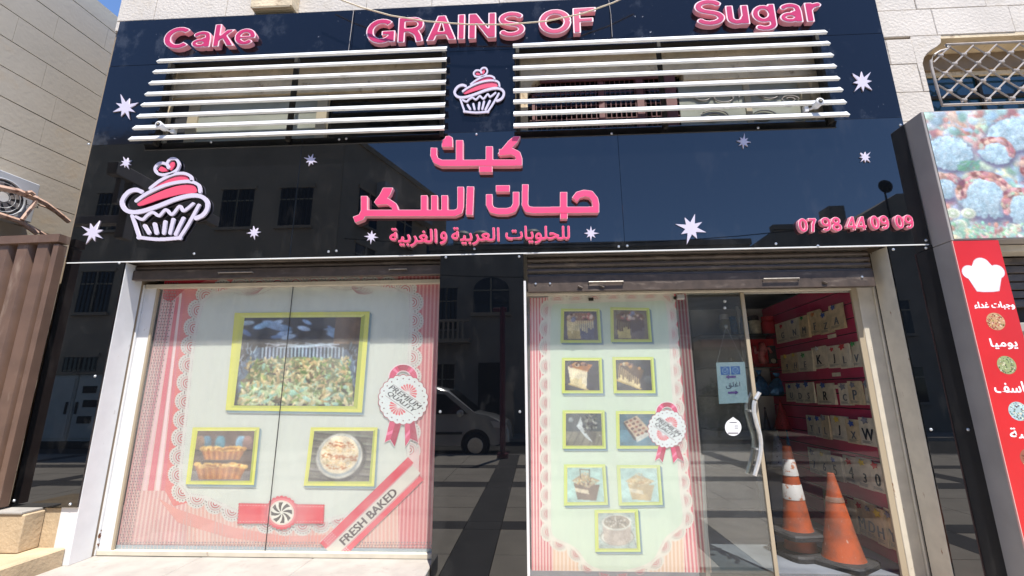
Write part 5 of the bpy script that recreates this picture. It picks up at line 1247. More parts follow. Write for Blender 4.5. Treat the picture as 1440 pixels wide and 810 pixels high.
def bag(px, k, wd_, h, m, label, knot=None, name='gift_bag', cat='bag', seed=1):
    x, y, z = sl_(px, k); rr = random.Random(seed); t = thing(name, label, cat, (x, y, z)); bm = bmesh.new(); rings = []
    for j, (f_, hh) in enumerate(((.9, 0), (1.05, .12), (1, .3), (.8, .52), (.35, .72), (.12, .8), (.3, .92), (.36, 1))):
        ring = []
        for q in range(14): a = 2*math.pi*q/14; r_ = wd_*f_*rr.uniform(.86, 1.1); ring.append(bm.verts.new((x+r_*math.cos(a), y+r_*.5*math.sin(a), z+h*hh)))
        rings.append(ring)
    for j in range(len(rings)-1):
        for q in range(14): bm.faces.new((rings[j][q], rings[j][(q+1) % 14], rings[j+1][(q+1) % 14], rings[j+1][q]))
    bm.faces.new(rings[0][::-1]); bm.faces.new(rings[-1]); bm_obj('bag', bm, m, t)
    lathe('tie', [(wd_*.16, h*.77), (wd_*.2, h*.8), (wd_*.16, h*.83)], (x, y, z), knot or M['slot'], t, 10)
bag(1064, 2, .12, .34, M['bluefoil'], 'blue foil bag on the second glass shelf, the left one', seed=3); bag(1088, 2, .13, .30, M['bluefoil'], 'blue foil bag on the second glass shelf, the right one', seed=5)
x, y, z = sl_(1076, 1); t = thing('boxed_figurine', 'dark red window box with a salmon figurine on the upper glass shelf', 'box', (x, y, z))
box('box_back', x-.17, x+.15, y+.02, y+.08, z, z+.40, M['redgloss'], t, .004); box('side_flap', x+.05, x+.155, y, y+.02, z, z+.30, M['slot'], t); box('base', x-.17, x+.15, y-.04, y+.02, z, z+.05, M['redgloss'], t)
bm = bmesh.new(); tube_bm(bm, [(x-.03, y, z+.05), (x-.06, y, z+.15), (x-.02, y, z+.25), (x-.03, y, z+.34)], [.05, .045, .055, .035], 8); tube_bm(bm, [(x-.03, y, z+.24), (x-.12, y, z+.20), (x-.13, y, z+.30)], .02, 6); tube_bm(bm, [(x-.02, y, z+.24), (x+.06, y, z+.27), (x+.09, y, z+.2)], .02, 6)
bm_obj('figurine', bm, M['pinkplastic'], t, True)
lathe('badge', [(.035, -.005), (.03, -.012), (.001, -.013)], (x+.10, y, z+.09), M['cream'], t, 12, 'Y')
def hat(px, k, r, h, m, label, y_=None, dots=None):
    x, y, z = sl_(px, k); t = thing('party_hat', label, 'party hat', (x, y, z)); lathe('cone', [(r, 0), (r*.94, .015), (.008, h)], (x, y, z), m, t, 18); lathe('pompom', [(.004, h-.01), (.016, h+.008), (.012, h+.022), (.003, h+.028)], (x, y, z), m, t, 8)
    if dots:
        rr = random.Random(3)
        for i in range(16): a = rr.uniform(math.pi, 2*math.pi); hh = rr.uniform(.04, h*.8); q = r*.95*(1-hh/h)+.002; lathe('dot', [(.008, 0), (.007, -.003), (.001, -.004)], (x+q*math.cos(a), y+q*math.sin(a), z+hh), dots, t, 6, 'Y')
M['redhat'] = mat('red_hat_card', (.45, .04, .04), .4, var=.4, scale=40); M['greyhat'] = mat('pale_grey_hat_card', (.42, .43, .46), .4, var=.3, scale=8); M['blackhat'] = mat('black_hat_card', (.03, .03, .035), .4)
hat(1088, 3, .12, .36, M['redhat'], 'red dotted cone party hat on the third glass shelf', dots=M['slot'])
hat(1077, 4, .115, .46, M['greyhat'], 'pale grey party hat with dark mark on the fourth glass shelf', dots=M['ink'])
hat(1092, 4, .06, .42, M['bluefoil'], 'thin blue party hat on the fourth glass shelf'); hat(1111, 4, .07, .44, M['blackhat'], 'thin black party hat at the right end of the fourth glass shelf')
hat(1066, 3, .05, .26, M['blackhat'], 'small black party hat at the left of the third glass shelf')
# things behind the door glass
jar(1024, 0, .07, .30, M['cream'], M['white_paint'], 'pale plastic bottle behind the glass door, beside the blue one', 'bottle'); jar(1036, 0, .055, .27, M['bluefoil'], M['bluefoil'], 'blue bottle behind the glass door', 'bottle'); jar(1027, 1, .04, .14, M['cream'], M['cream'], 'small cream candle behind the door sign strings', 'candle')

# ------------------------------------------------------------------ traffic cones
def cone(x, y, z, h, rb, rt, bands, label, base, grp=True, band='reflective', rot=0.2, bh=.05):
    t = thing('traffic_cone', label, 'traffic cone', (x, y, z), 'orange traffic cones inside the doorway')
    bm = bmesh.new(); n = 8; prof = []
    s = base
    for (r_, hh) in ((s, 0), (s, bh*.7), (s*.93, bh), (rb*1.02, bh+.004)):
        ring = []
        for k in range(32):
            a = 2*math.pi*k/32+rot; c_, q_ = math.cos(a-rot), math.sin(a-rot); e = (abs(c_)**6+abs(q_)**6)**(-1/6) if hh <= bh else 1
            ring.append(bm.verts.new((x+r_*e*math.cos(a), y+r_*e*math.sin(a), z+hh)))
        prof.append(ring)
    for i in range(3):
        for k in range(32): bm.faces.new((prof[i][k], prof[i][(k+1) % 32], prof[i+1][(k+1) % 32], prof[i+1][k]))
    bm.faces.new(prof[0][::-1]); bm.faces.new(prof[3]); bm_obj('base', bm, M['rubber'], t)
    R_ = lambda u: rb+(rt-rb)*u
    lathe('cone_body', [(R_(0)*1.08, bh), (R_(0), bh+.03), (R_(.3), bh+(h-bh)*.3), (R_(1), h), (R_(1)*.55, h+.004), (R_(1)*.5, h-.05)], (x, y, z), M['orange'], t, 32)
    for a, b in bands: lathe('band', [(R_(a)+.001, bh+(h-bh)*a), (R_(a)+.004, bh+(h-bh)*(a+.004)), (R_(b)+.004, bh+(h-bh)*(b-.004)), (R_(b)+.001, bh+(h-bh)*b)], (x, y, z), M[band], t, 32)
    return t
c1 = PZ(1132, 783, -.05); zc1 = -.05
cone(c1.x, .80, -.05, .56, .14, .085, [], 'lower orange cone of the stacked pair, mostly hidden under the striped one', .23, bh=.055)
zt1 = P(1114, 627, .80).z; zb1 = .125
cone(c1.x-.005, .80, zb1, zt1-zb1, .128, .038, [(.36, .54), (.64, .84)], 'orange traffic cone with two white bands, stacked on another cone in the doorway', .215)
c2 = PZ(1203, 799, -.05); zt2 = P(1181, 668, c2.y).z
cone(c2.x-.03, c2.y+.10, -.05, zt2+.05, .165, .028, [(.66, .72)], 'plain orange traffic cone with a faded grey band, nearest the maroon wall', .23, band='faded', rot=.6)

# =================================================================== LEFT EDGE: GATE, AIR CONDITIONER
gt = thing('metal_gate', 'brown corrugated metal gate left of the black cladding', 'gate', (-5.5, -.1, .5))
zg = P(20, 335, -.1).z
x = -4.835; i = 0
for pxa, pxb in ((80, 88), (66, 78), (42, 58), (8, 28)): pass
while x > -8.2:
    wd_ = .165; bm = bmesh.new()
    prof = [(x, -.085), (x, -.065), (x-.03, -.122), (x-wd_+.03, -.122), (x-wd_, -.065), (x-wd_, -.085)]
    prof = [(x, -.060), (x-.028, -.118), (x-wd_+.028, -.118), (x-wd_, -.060), (x-wd_, -.050), (x, -.050)]
    A = [bm.verts.new((a, b, .56)) for a, b in prof]; B = [bm.verts.new((a, b, zg-.06)) for a, b in prof]
    bm.faces.new(A); bm.faces.new(B[::-1])
    for k in range(len(prof)): bm.faces.new((A[k], B[k], B[(k+1) % len(prof)], A[(k+1) % len(prof)]))
    bmesh.ops.recalc_face_normals(bm, faces=bm.faces); bm_obj('rib_panel', bm, M['gate'], gt); x -= wd_+.045
box('back_sheet', -8.3, -4.80, -.048, -.042, .56, zg-.05, M['gate'], gt)
box('end_post', -4.80, -4.745, -.125, -.035, .54, zg-.08, M['gate'], gt, .004); 
bm = bmesh.new(); slabquad(bm, [(-8.3, -.14, zg-.13), (-4.74, -.14, zg-.06), (-4.74, -.14, zg+.02), (-8.3, -.14, zg-.03)], Vector((0, .11, 0))); bmesh.ops.recalc_face_normals(bm, faces=bm.faces); bm_obj('top_rail', bm, M['gate'], gt)
box('bottom_rail', -8.3, -4.805, -.128, -.03, .535, .60, M['gate'], gt, .003)

ac = thing('air_conditioner', 'grey outdoor air conditioning unit in a pinkish metal cradle on the left stone wall', 'air conditioner', tuple(onleft(20, 300)))
def al(px, py, off=.0): return PP(px, py, p0+wnrm*off, wnrm)
OFF = .32
cA, cB = al(-70, 290, OFF), al(50, 290, OFF); zt_, zb_ = al(20, 246, OFF).z, al(20, 306, OFF).z
bm = bmesh.new(); slabquad(bm, [(cA.x, cA.y, zb_), (cB.x, cB.y, zb_), (cB.x, cB.y, zt_), (cA.x, cA.y, zt_)], -wnrm*.27); bmesh.ops.recalc_face_normals(bm, faces=bm.faces); bmesh.ops.bevel(bm, geom=list(bm.edges), offset=.008, segments=1, affect='EDGES'); bm_obj('casing', bm, M['acbody'], ac)
fc = al(2, 277, OFF+.003); zax = Vector((0, 0, 1)); fr_ = (zt_-zb_)*.42
bm = bmesh.new(); ring = [bm.verts.new(fc+wd*math.cos(a)*fr_+zax*math.sin(a)*fr_) for a in [k*2*math.pi/28 for k in range(28)]]; bm.faces.new(ring); bm_obj('fan_opening', bm, M['acdark'], ac)
for k in range(9):
    a = k*2*math.pi/9; bm = bmesh.new(); slabquad(bm, [fc+wnrm*.004+wd*math.cos(a)*.05+zax*math.sin(a)*.05, fc+wnrm*.004+wd*math.cos(a+.25)*fr_*.9+zax*math.sin(a+.25)*fr_*.9, fc+wnrm*.008+wd*math.cos(a+.62)*fr_*.9+zax*math.sin(a+.62)*fr_*.9, fc+wnrm*.006+wd*math.cos(a+.6)*.05+zax*math.sin(a+.6)*.05], wnrm*.003); bm_obj('fan_blade', bm, M['galv'], ac)
tube('fan_guard', [fc+wnrm*.012+wd*math.cos(a)*fr_*1.03+zax*math.sin(a)*fr_*1.03 for a in [k*2*math.pi/28 for k in range(28)]], .010, M['acbody'], ac, 6, True)
for rr_ in (.35, .6, .82): tube('guard_ring', [fc+wnrm*.014+wd*math.cos(a)*fr_*rr_+zax*math.sin(a)*fr_*rr_ for a in [k*2*math.pi/22 for k in range(22)]], .003, M['acbody'], ac, 4, True)
bm = bmesh.new(); ring = [bm.verts.new(fc+wnrm*.02+wd*math.cos(a)*.055+zax*math.sin(a)*.055) for a in [k*2*math.pi/16 for k in range(16)]]; bm.faces.new(ring); bm_obj('fan_hub', bm, M['white_paint'], ac)
v, f, asp = text_tris('LG'); o = al(36, 284, OFF+.004); mesh('maker_mark', [o+wd*p*.13+zax*(q-.5)*.055 for p, q in v], f, M['ink'], ac)
ck = thing('cradle', 'pinkish rusty metal cradle bars in front of the air conditioner', 'bracket', tuple(al(50, 320, .4)))
def bar(pts, w_, off=.42): 
    ps = [al(a, b, off) for a, b in pts]; tube('bar', ps, w_, M['rustframe'], ck, 6)
bar([(-30, 258), (0, 264), (25, 269), (52, 280)], .034); bar([(52, 280), (64, 286), (80, 298), (97, 312)], .028, .30); bar([(51, 281), (45, 291), (31, 309)], .022, .43)
bar([(-30, 294), (0, 302), (28, 311), (52, 328)], .028, .40); bar([(28, 311), (45, 320), (64, 331)], .02, .36); bar([(54, 288), (66, 292), (84, 303)], .010, .25); bar([(38, 271), (43, 270), (48, 274)], .022, .5)

# =================================================================== RIGHT EDGE: FOOD LIGHTBOX AND RED PILLAR SIGN
YR = -.2
lb = thing('food_lightbox', 'large projecting lightbox sign printed with wrapped sandwiches, grey metal side', 'sign', (5.2, -.1, 2.8))
zL0, zL1 = 2.795, 4.085
box('casing', 3.712, 6.8, YR+.004, .11, zL0, zL1, M['galv'], lb, .004)
XF0 = P(1298, 158, YR).x-.005
fp = Print(YR, 1); rq = random.Random(21)
def uv(u, v): return (XF0+.012+(u*2.6), zL0+.012+v*(zL1-zL0-.024))
class WPrint(Print):
    "print laid out in metres (X,Z) instead of photo coordinates"
    def pt(s, x, y): return Vector((x, s.Y-.0001*s.L, y))
cvL = Canvas(430, 190, (140, 150, 152)); X0_ = XF0+.012; WL_ = 3.0; HL = zL1-zL0-.024
def cl(px, py): q = P(px, py, YR); return ((q.x-X0_)/WL_, (q.z-zL0-.012)/HL)
BR = [(166, 192, 204), (150, 180, 194), (184, 204, 212)]; MT = [(184, 118, 108), (200, 140, 124), (164, 98, 90), (212, 168, 150)]; SL = [(150, 196, 160), (196, 214, 190), (130, 170, 140), (206, 196, 170)]
def J(c, a=14): return tuple(max(0, min(255, v+rq.uniform(-a, a))) for v in c)
def dab(px, py, r, c, el=1, rot=0, soft=.6, sh=.14): u, v = cl(px, py); cvL.ell(u, v, r, c, el, rot, soft, sh)
for i in range(2600):
    u, v = rq.random(), rq.random(); c = rq.choice(MT if rq.random() < (.45 if v > .75 else .16) else SL if rq.random() < .4 else BR); cvL.ell(u, v, rq.uniform(.006, .022), J(c, 12), rq.uniform(.4, .9), rq.uniform(0, 3), .7)
def bread(px, py, r, el, rot, meat=True):
    r *= 1.28
    u, v = cl(px, py); cvL.ell(u, v-.02, r*1.12, (92, 84, 110), el, rot, .3, .1); [cvL.ell(u+rq.uniform(-.35, .35)*r, v+rq.uniform(-.5, .5)*r, r*rq.uniform(.55, .85), (168, 190, 202), el*rq.uniform(.5, 1), rot+rq.uniform(-.8, .8), .25, .18) for _ in range(6)]
    for i in range(int(700*r/.06)):
        a = rq.uniform(0, 6.28); q = r*.96*math.sqrt(rq.random()); x, y = q*math.cos(a), q*math.sin(a)*el; X_ = u+x*math.cos(rot)-y*math.sin(rot); Y_ = v+(x*math.sin(rot)+y*math.cos(rot))/cvL.asp
        k = .82+.3*(y/(r*el)+1)/2+rq.uniform(-.10, .10); cvL.ell(X_, Y_, rq.uniform(.003, .009), tuple(min(255, t*k) for t in rq.choice(BR)), .5, rq.uniform(.2, 1.2), .6, .1)
    if meat:
        for i in range(int(150*r/.06)):
            t = rq.random(); a = rot+math.pi*(1.02-1.04*t); q = r*rq.uniform(.74, 1.02); c = rq.choice(MT+[(120, 56, 52)]+([(170, 190, 150)] if rq.random() < .3 else []))
            cvL.ell(u+q*math.cos(a), v+q*math.sin(a)*el/cvL.asp, rq.uniform(.005, .013), J(c, 12), rq.uniform(.4, .8), a+1.57, .5)
for a in ((1425, 190, .062, .72, .2, 0), (1335, 215, .052, .9, .1, 0), (1330, 262, .04, .8, .3), (1400, 212, .040, .9, -.4), (1386, 275, .062, 1.0, 0), (1440, 292, .045, 1.1, .2), (1475, 240, .06, .9, .1), (1510, 300, .06, .9, 0), (1560, 210, .07, .8, 0), (1620, 290, .07, .9, .2), (1700, 220, .08, .8, 0), (1780, 290, .08, .9, 0)): bread(*a)
for (px, py) in ((1350, 316), (1362, 300), (1425, 322), (1340, 300), (1500, 325)):
    dab(px, py, .021, (214, 214, 190), .85, 0, .2); dab(px, py, .014, (176, 190, 150), .8, 0, .3); dab(px, py, .008, (222, 224, 206), .8)
for i in range(700): u = rq.random(); v = abs(rq.gauss(0, .05))+.005; cvL.ell(u, v, rq.uniform(.004, .011), J(rq.choice(SL+SL+MT), 16), rq.uniform(.3, .8), rq.uniform(0, 3), .6)
for i in range(60): dab(1362+rq.uniform(-14, 14), 233+rq.uniform(-6, 6), .007, J((90, 140, 110), 14), .4, .5)
cvL.blur(1); cvL.grain(.06, .10)
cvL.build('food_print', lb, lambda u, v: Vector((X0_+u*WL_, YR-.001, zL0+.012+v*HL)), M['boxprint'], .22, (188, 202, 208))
XR1 = P(1404, 338, YR).x
rs = thing('pillar_sign', 'tall red pillar sign with white chef hat, Arabic words and round food pictures', 'sign', (3.9, -.1, -.1))
box('casing', 3.712, XR1, YR+.004, .11, -.1, 2.79, M['galv'], rs, .004)
box('red_face', 3.712, XR1-.002, YR-.001, YR+.003, -.1, 2.786, mat('red_vinyl', (.62, .018, .02), .35, var=.12, scale=2), rs)
box('face_trim', 3.706, 3.7115, YR-.004, YR+.010, -.1, 2.788, mat('pale_pink_trim', (.7, .4, .36), .4), rs)
xm_ = (3.712+XR1)/2; wr = XR1-3.712
hatp = WPrint(YR-.0015, 1); 
def hatshape(g, col):
    pts = []; cx, cz = xm_, 2.50
    for (ox, oz, rr_, a0, a1) in ((-.115, .0, .055, 250, 60), (-.0, .055, .066, 160, 20), (.115, .0, .055, 120, -70)): pts += [(cx+ox+(rr_+g)*math.cos(R(a)), cz+oz+(rr_+g)*math.sin(R(a))) for a in [a0+(a1-a0)*k/10 for k in range(11)]]
    pts += [(cx+.085+g, cz-.165-g), (cx+.04, cz-.172-g), (cx-.04, cz-.172-g), (cx-.085-g, cz-.165-g)]
    hatp.poly(pts, col); hatp.layer()
hatshape(.008, (206, 190, 196)); hatshape(.0, (240, 242, 246)); hatp.build('chef_hat_print', rs)
tp = WPrint(YR-.0015, 1)
def atext(s, z0, z1, x0, x1, c=(244, 240, 240)):
    v, f, asp = text_tris(s)
    for ox, oz in ((0, 0), (.003, 0), (-.003, 0), (0, .003)):
        n = len(tp.v); tp.v += [tp.pt(x0+(x1-x0)*p+ox, z0+(z1-z0)*q+oz) for p, q in v]
        for q in f: tp.f.append(tuple(n+i for i in q)); tp.c.append(lin(c))
        tp.layer()
fl = lambda s: s[::-1]
tp = WPrint(YR-.0015, 1); atext(fl('\uFEED\uFE9F\uFE92\uFE8E\uFE95 \uFECF\uFEAA\uFE8D\uFE80'), 2.165, 2.235, 3.765, XR1-.012)
tp.build('arabic_word', rs); tp = WPrint(YR-.0015, 1)
atext(fl('\uFEF3\uFEEE\uFEE3\uFEF4\uFE8E'), 1.83, 1.92, 3.82, XR1-.07)
tp.build('arabic_word', rs); tp = WPrint(YR-.0015, 1)
atext(fl('\uFEE3\uFEE8\uFE8E\uFEB3\uFED2'), 1.475, 1.565, 3.765, XR1+.0)
tp.build('arabic_word', rs); tp = WPrint(YR-.0015, 1)
atext(fl('\uFEDB\uFE92\uFEB4\uFE94'), 1.10, 1.20, 3.80, XR1-.01)
tp.build('arabic_word', rs)
for i, z in enumerate((2.065, 1.70, 1.33, .97, .6)):
    cpn = WPrint(YR-.0015, 1+i % 2); rq = random.Random(40+i); cx = xm_+.0; r_ = .075
    cpn.poly([(cx+r_*math.cos(a), z+r_*math.sin(a)) for a in [k*.2618 for k in range(24)]], [(190, 150, 110), (150, 160, 110), (170, 190, 190), (150, 90, 70), (180, 150, 90)][i]); cpn.layer()
    for k in range(90):
        a = rq.uniform(0, 6.28); q = r_*.94*math.sqrt(rq.random()); c = rq.choice([[(206, 170, 110), (120, 60, 40), (220, 200, 170), (90, 110, 50), (180, 60, 60)], [(206, 206, 180), (90, 110, 70), (60, 70, 50), (170, 150, 110)], [(200, 220, 226), (60, 110, 120), (90, 70, 60), (220, 220, 190)], [(130, 60, 50), (90, 60, 40), (190, 150, 110)], [(200, 180, 110), (110, 80, 40)]][i])
        x_, z_ = cx+q*math.cos(a), z+q*math.sin(a); s_ = rq.uniform(.005, .012); b_ = rq.uniform(0, 3)
        cpn.poly([(x_+s_*math.cos(b_+t)*(1 if j % 2 else .5), z_+s_*math.sin(b_+t)*(1 if j % 2 else .5)) for j, t in enumerate((0, 1.57, 3.14, 4.71))], J(c, 14))
        if k % 15 == 14: cpn.layer()
    cpn.build('food_picture', rs, M['boxprint'])
# shop beyond the red pillar
ns = thing('roller_shutter', 'dark brown roller shutter half rolled up right of the red pillar sign', 'roller shutter', (5.2, .1, 2.0))
z = 2.72; 
while z > 2.30: box('slat', XR1+.02, 6.6, .125+.004*math.sin(z*50), .15, z-.076, z-.006, M['shutter'], ns, .004); z -= .08
box('bottom_rail', XR1+.02, 6.6, .10, .15, 2.235, 2.295, M['shutter'], ns, .004)
nh = thing('neighbour_shop', 'beige lintel and grey counter front of the shop right of the red pillar', 'shop front', (5.2, .2, -.1))
box('lintel', XR1+.004, 6.9, -.05, .12, 2.725, 2.788, M['cream_paint'], nh, .003); box('back_panel', XR1+.01, 6.9, .16, .18, -.1, 2.235, M['interior'], nh); box('ledge', XR1+.01, 6.9, .0, .16, 2.0, 2.08, M['marble'], nh, .005); box('dark_opening', XR1+.01, 6.9, .155, .159, 2.082, 2.233, M['slot'], nh)
box('side_wall', 6.6, 6.9, -.02, .16, -.1, 2.72, M['course'], nh)

# =================================================================== CABLES, BALCONY BRACKET AT THE TOP EDGE
cb = tag(tube('cable', [P(a, b, -.16) for a, b in ((455, -12), (480, 0), (510, 11), (550, 22), (600, 30), (660, 34.5), (715, 34.5), (770, 29.5), (820, 19), (862, 4), (900, -14))], .0075, M['cable'], None, 6), 'pale cream cable sagging across the words on the black sign', 'cable')
ob_ = thing('overhanging_box', 'tan slatted box overhanging the black sign at the top edge', 'bracket', tuple(P(375, 5, -.1)))
a, b = P(352, 13, -.02), P(410, 13, -.02)
box('box_body', a.x, b.x, -.03, .118, a.z+.02, a.z+.5, M['stone_tan'], ob_, .005)
for i in range(5): box('slat', a.x+.02, b.x-.02, -.028+i*.029, -.010+i*.029, a.z+.008, a.z+.018, M['beigeframe'], ob_)
# tie cords from the upper stone down to the sign
for i, pts in enumerate((((492, -8), (497, 17), (490, 72)), ((855, -6), (859, 20), (861, 52)))): tag(tube('tie_wire', [P(a, b, -.012) for a, b in pts], .003, M['ironwhite'], None, 5), ['thin pale wire hanging down the sign left of the pink G', 'thin pale wire hanging down the sign right of the pink F'][i], 'wire')

# =================================================================== ACROSS THE STREET (seen in the glossy panels and glass)
def mir(px, py, Yv): q = P(px, py, Yv); return Vector((q.x, -q.y, q.z))
def facade(name, a, b, depth, z1, m, label, wins, arches=(), group=None, parapet=.25):
    "building whose street face runs from a to b (XY); wins are (u0,u1,z0,z1) in metres along the face"
    a, b = Vector((*a, 0)), Vector((*b, 0)); d = (b-a); L = d.length; d.normalize(); n = Vector((-d.y, d.x, 0))
    if n.y < 0 and abs(n.y) > .3: n = -n
    t = thing(name, label, 'building', tuple(a))
    bm = bmesh.new(); slabquad(bm, [a+Vector((0, 0, -.3)), b+Vector((0, 0, -.3)), b+Vector((0, 0, z1)), a+Vector((0, 0, z1))], -n*depth); bmesh.ops.recalc_face_normals(bm, faces=bm.faces); bm_obj('wall', bm, m, t)
    def strip(nm, u0, u1, z0, z1_, o0, o1, mm, par=t):
        bm = bmesh.new(); slabquad(bm, [a+d*u0+n*o1+Vector((0, 0, z0)), a+d*u1+n*o1+Vector((0, 0, z0)), a+d*u1+n*o1+Vector((0, 0, z1_)), a+d*u0+n*o1+Vector((0, 0, z1_))], -n*(o1-o0)); bmesh.ops.recalc_face_normals(bm, faces=bm.faces); o = bm_obj(nm, bm, mm, None)
        if par is t: attach(o, t)
        else: o.parent = par
        return o
    strip('parapet', -.05, L+.05, z1, z1+parapet, -.3, .08, m)
    for (u0, u1, z0, zz1) in wins:
        w_ = strip('window', u0, u1, z0, zz1, -.02, .02, M['darkglass']); um = (u0+u1)/2
        strip('sill', u0-.1, u1+.1, z0-.12, z0-.01, 0, .14, m); strip('lintel', u0-.08, u1+.08, zz1+.01, zz1+.16, 0, .08, m); strip('frame', um-.03, um+.03, z0, zz1, .021, .05, M['beigeframe']); strip('frame', u0, u1, (z0+zz1)/2+.3, (z0+zz1)/2+.35, .021, .045, M['beigeframe'])
        for k in range(int((u1-u0)/.18)): strip('guard_bar', u0+.09+k*.18, u0+.11+k*.18, z0, zz1, .08, .10, M['slot']) if zz1-z0 > 1.3 and u1-u0 < 1.6 and L > 12 else None
    return t, strip
q1_ = mir(478, 280, 12.0)
w1 = [(u, u+1.3, z, z+1.6) for z in (1.3, 4.6, 7.9) for u in (1.5, 4.3, 7.0, 9.6, 12.2, 14.6)]
ztb = P(478, 193, 12.0).z+.2
t1, s1 = facade('opposite_building', (q1_.x-17, q1_.y), (q1_.x, q1_.y), 10, ztb, M['bldg'], 'tall tan limestone block across the street, mirrored in the left of the sign', w1)
e = mir(628, 300, 19.7)
zs = [(1.0+i*2.6, 2.2+i*2.6, z, z+1.5) for z in (3.2, 6.0, 8.4) for i in range(3)]
t1b, s1b = facade('opposite_side_wing', (q1_.x+.02, q1_.y-.05), (e.x, e.y), 6, ztb-.1, M['bldg'], 'receding side wing of the tall tan block across the street', zs)
for i, u in enumerate((2.0, 5.0)): s1b('ac_box', u, u+.9, 9.9, 10.6, .05, .5, M['acbody'])
x2a, x2b = mir(600, 500, 15).x, mir(1075, 500, 15).x
z2t = P(680, 352, 15).z
w2 = [(.35, 1.25, 4.2, 6.0), (.2, 1.2, .8, 2.7), (7.5, 8.8, 3.9, 5.4), (10, 11.3, 3.9, 5.4), (7.5, 8.8, .6, 2.4)]
t2, s2 = facade('opposite_house', (x2a, -15), (x2b, -15), 8, z2t, M['bldg2'], 'grey plastered two storey house with an arched window across the street', w2)
u0 = mir(665, 500, 15).x-x2a; u1 = mir(716, 500, 15).x-x2a; zA0, zA1 = P(690, 440, 15).z, P(690, 408, 15).z
bmn = bmesh.new(); ap = [(x2a+u0, zA0), (x2a+u1, zA0), (x2a+u1, zA1)]+[((x2a+(u0+u1)/2)+(u1-u0)/2*math.cos(R(a)), zA1+.36*(u1-u0)*math.sin(R(a))) for a in range(10, 180, 15)]+[(x2a+u0, zA1)]
fr2 = bmesh.new(); vv = [fr2.verts.new((x, -14.93, z)) for x, z in ap]; fr2.faces.new(vv); bm_obj('arched_window', fr2, M['darkglass'], t2)
s2('frame', (u0+u1)/2-.03, (u0+u1)/2+.03, zA0, zA1+.5, .08, .12, M['beigeframe']); s2('frame', u0, u1, zA1-.05, zA1, .08, .12, M['beigeframe']); s2('sill', u0-.1, u1+.1, zA0-.15, zA0, 0, .2, M['bldg'])
s2('door', u0+.25, u1-.25, -.1, 2.75, .01, .06, M['slot']); s2('balcony_slab', -.1, 1.9, 3.55, 3.7, 0, .8, M['bldg'])
for k in range(9): s2('baluster', .0+k*.2, .08+k*.2, 3.7, 4.4, .70, .78, M['bldg'])
s2('balcony_rail', -.1, 1.9, 4.4, 4.5, .66, .82, M['bldg']); s2('gate_pillar', u1-.1, u1+.25, -.1, 1.9, 1.2, 1.5, M['bldg']); 
for k in range(5): s2('entry_step', u0, u1, -.1, .62-.16*k, .3*k, .3*k+.3, M['bldg'])
for i, u in enumerate((1.2, 2.1, 4.6)):
    tk = thing('water_tank', ['left', 'middle', 'right'][i]+' pale water tank on the roof of the plastered house', 'water tank', (x2a+u, -16.5, z2t), 'rooftop water tanks across the street')
    lathe('tank', [(.42, .1), (.45, .14), (.45, 1.05), (.3, 1.2), (.08, 1.25)], (x2a+u, -16.5, z2t+.2), M['cabinet'], tk, 16); box('stand', x2a+u-.35, x2a+u+.35, -16.85, -16.15, z2t, z2t+.3, M['slot'], tk)
tag(box('awning', mir(985, 480, 14).x, mir(1075, 480, 14).x, -14.9, -13.4, P(1000, 488, 14).z, P(1000, 478, 14).z, M['awning']), 'brick red awning along the house front across the street', 'awning')
x3a, x3b = mir(1085, 300, 17).x, mir(1420, 300, 17).x
z3 = P(1150, 322, 17).z
t3, s3 = facade('opposite_low_house', (x3a, -17), (x3b, -17), 8, z3, M['bldg2'], 'low dark house with sloping roof and dish across the street, right side', [(.8, 2, 4, 5.5), (4, 5.5, 4, 5.5), (8, 9.5, 4, 5.5), (.8, 2, 1, 2.5), (4, 5.5, 1, 2.5)])
xr_, zr_ = mir(1190, 300, 17).x, z3
bm = bmesh.new(); slabquad(bm, [(xr_, -17.05, zr_+.25), (x3b, -17.05, zr_+.25), (x3b, -17.05, P(1290, 265, 17).z), (P(1262, 276, 17).x, -17.05, P(1262, 272, 17).z)], Vector((0, -6, 0))); bmesh.ops.recalc_face_normals(bm, faces=bm.faces); bm_obj('roof_gable', bm, M['bldg2'], t3)
a = mir(1170, 295, 17); box('chimney', a.x, mir(1191, 290, 17).x, -18, -17.2, z3, P(1180, 287, 17).z, M['bldg2'], t3)
d_ = mir(1245, 262, 16.8); td = thing('satellite_dish', 'black satellite dish on the low house roof across the street', 'satellite dish', (d_.x, d_.y, z3))
lathe('dish', [(.02, .14), (.20, .10), (.34, .0), (.33, .02), (.001, .16)], (d_.x, d_.y, d_.z), M['slot'], td, 20, 'Y'); tube('mast', [(d_.x, d_.y-.1, z3+.3), (d_.x, d_.y-.1, d_.z)], .04, M['slot'], td)

for i, (a, b, sag) in enumerate((((300, 352), (900, 385), .5), ((420, 330), (1300, 300), .8))):
    pa, pb = mir(*a, 12.4), mir(*b, 12.4); tag(tube('overhead_cable', [pa.lerp(pb, t)-Vector((0, 0, sag*4*t*(1-t))) for t in [k/14 for k in range(15)]], .018, M['slot'], None, 5), ['lower black overhead cable strung along the far side of the street', 'upper black overhead cable strung along the far side of the street'][i], 'cable')
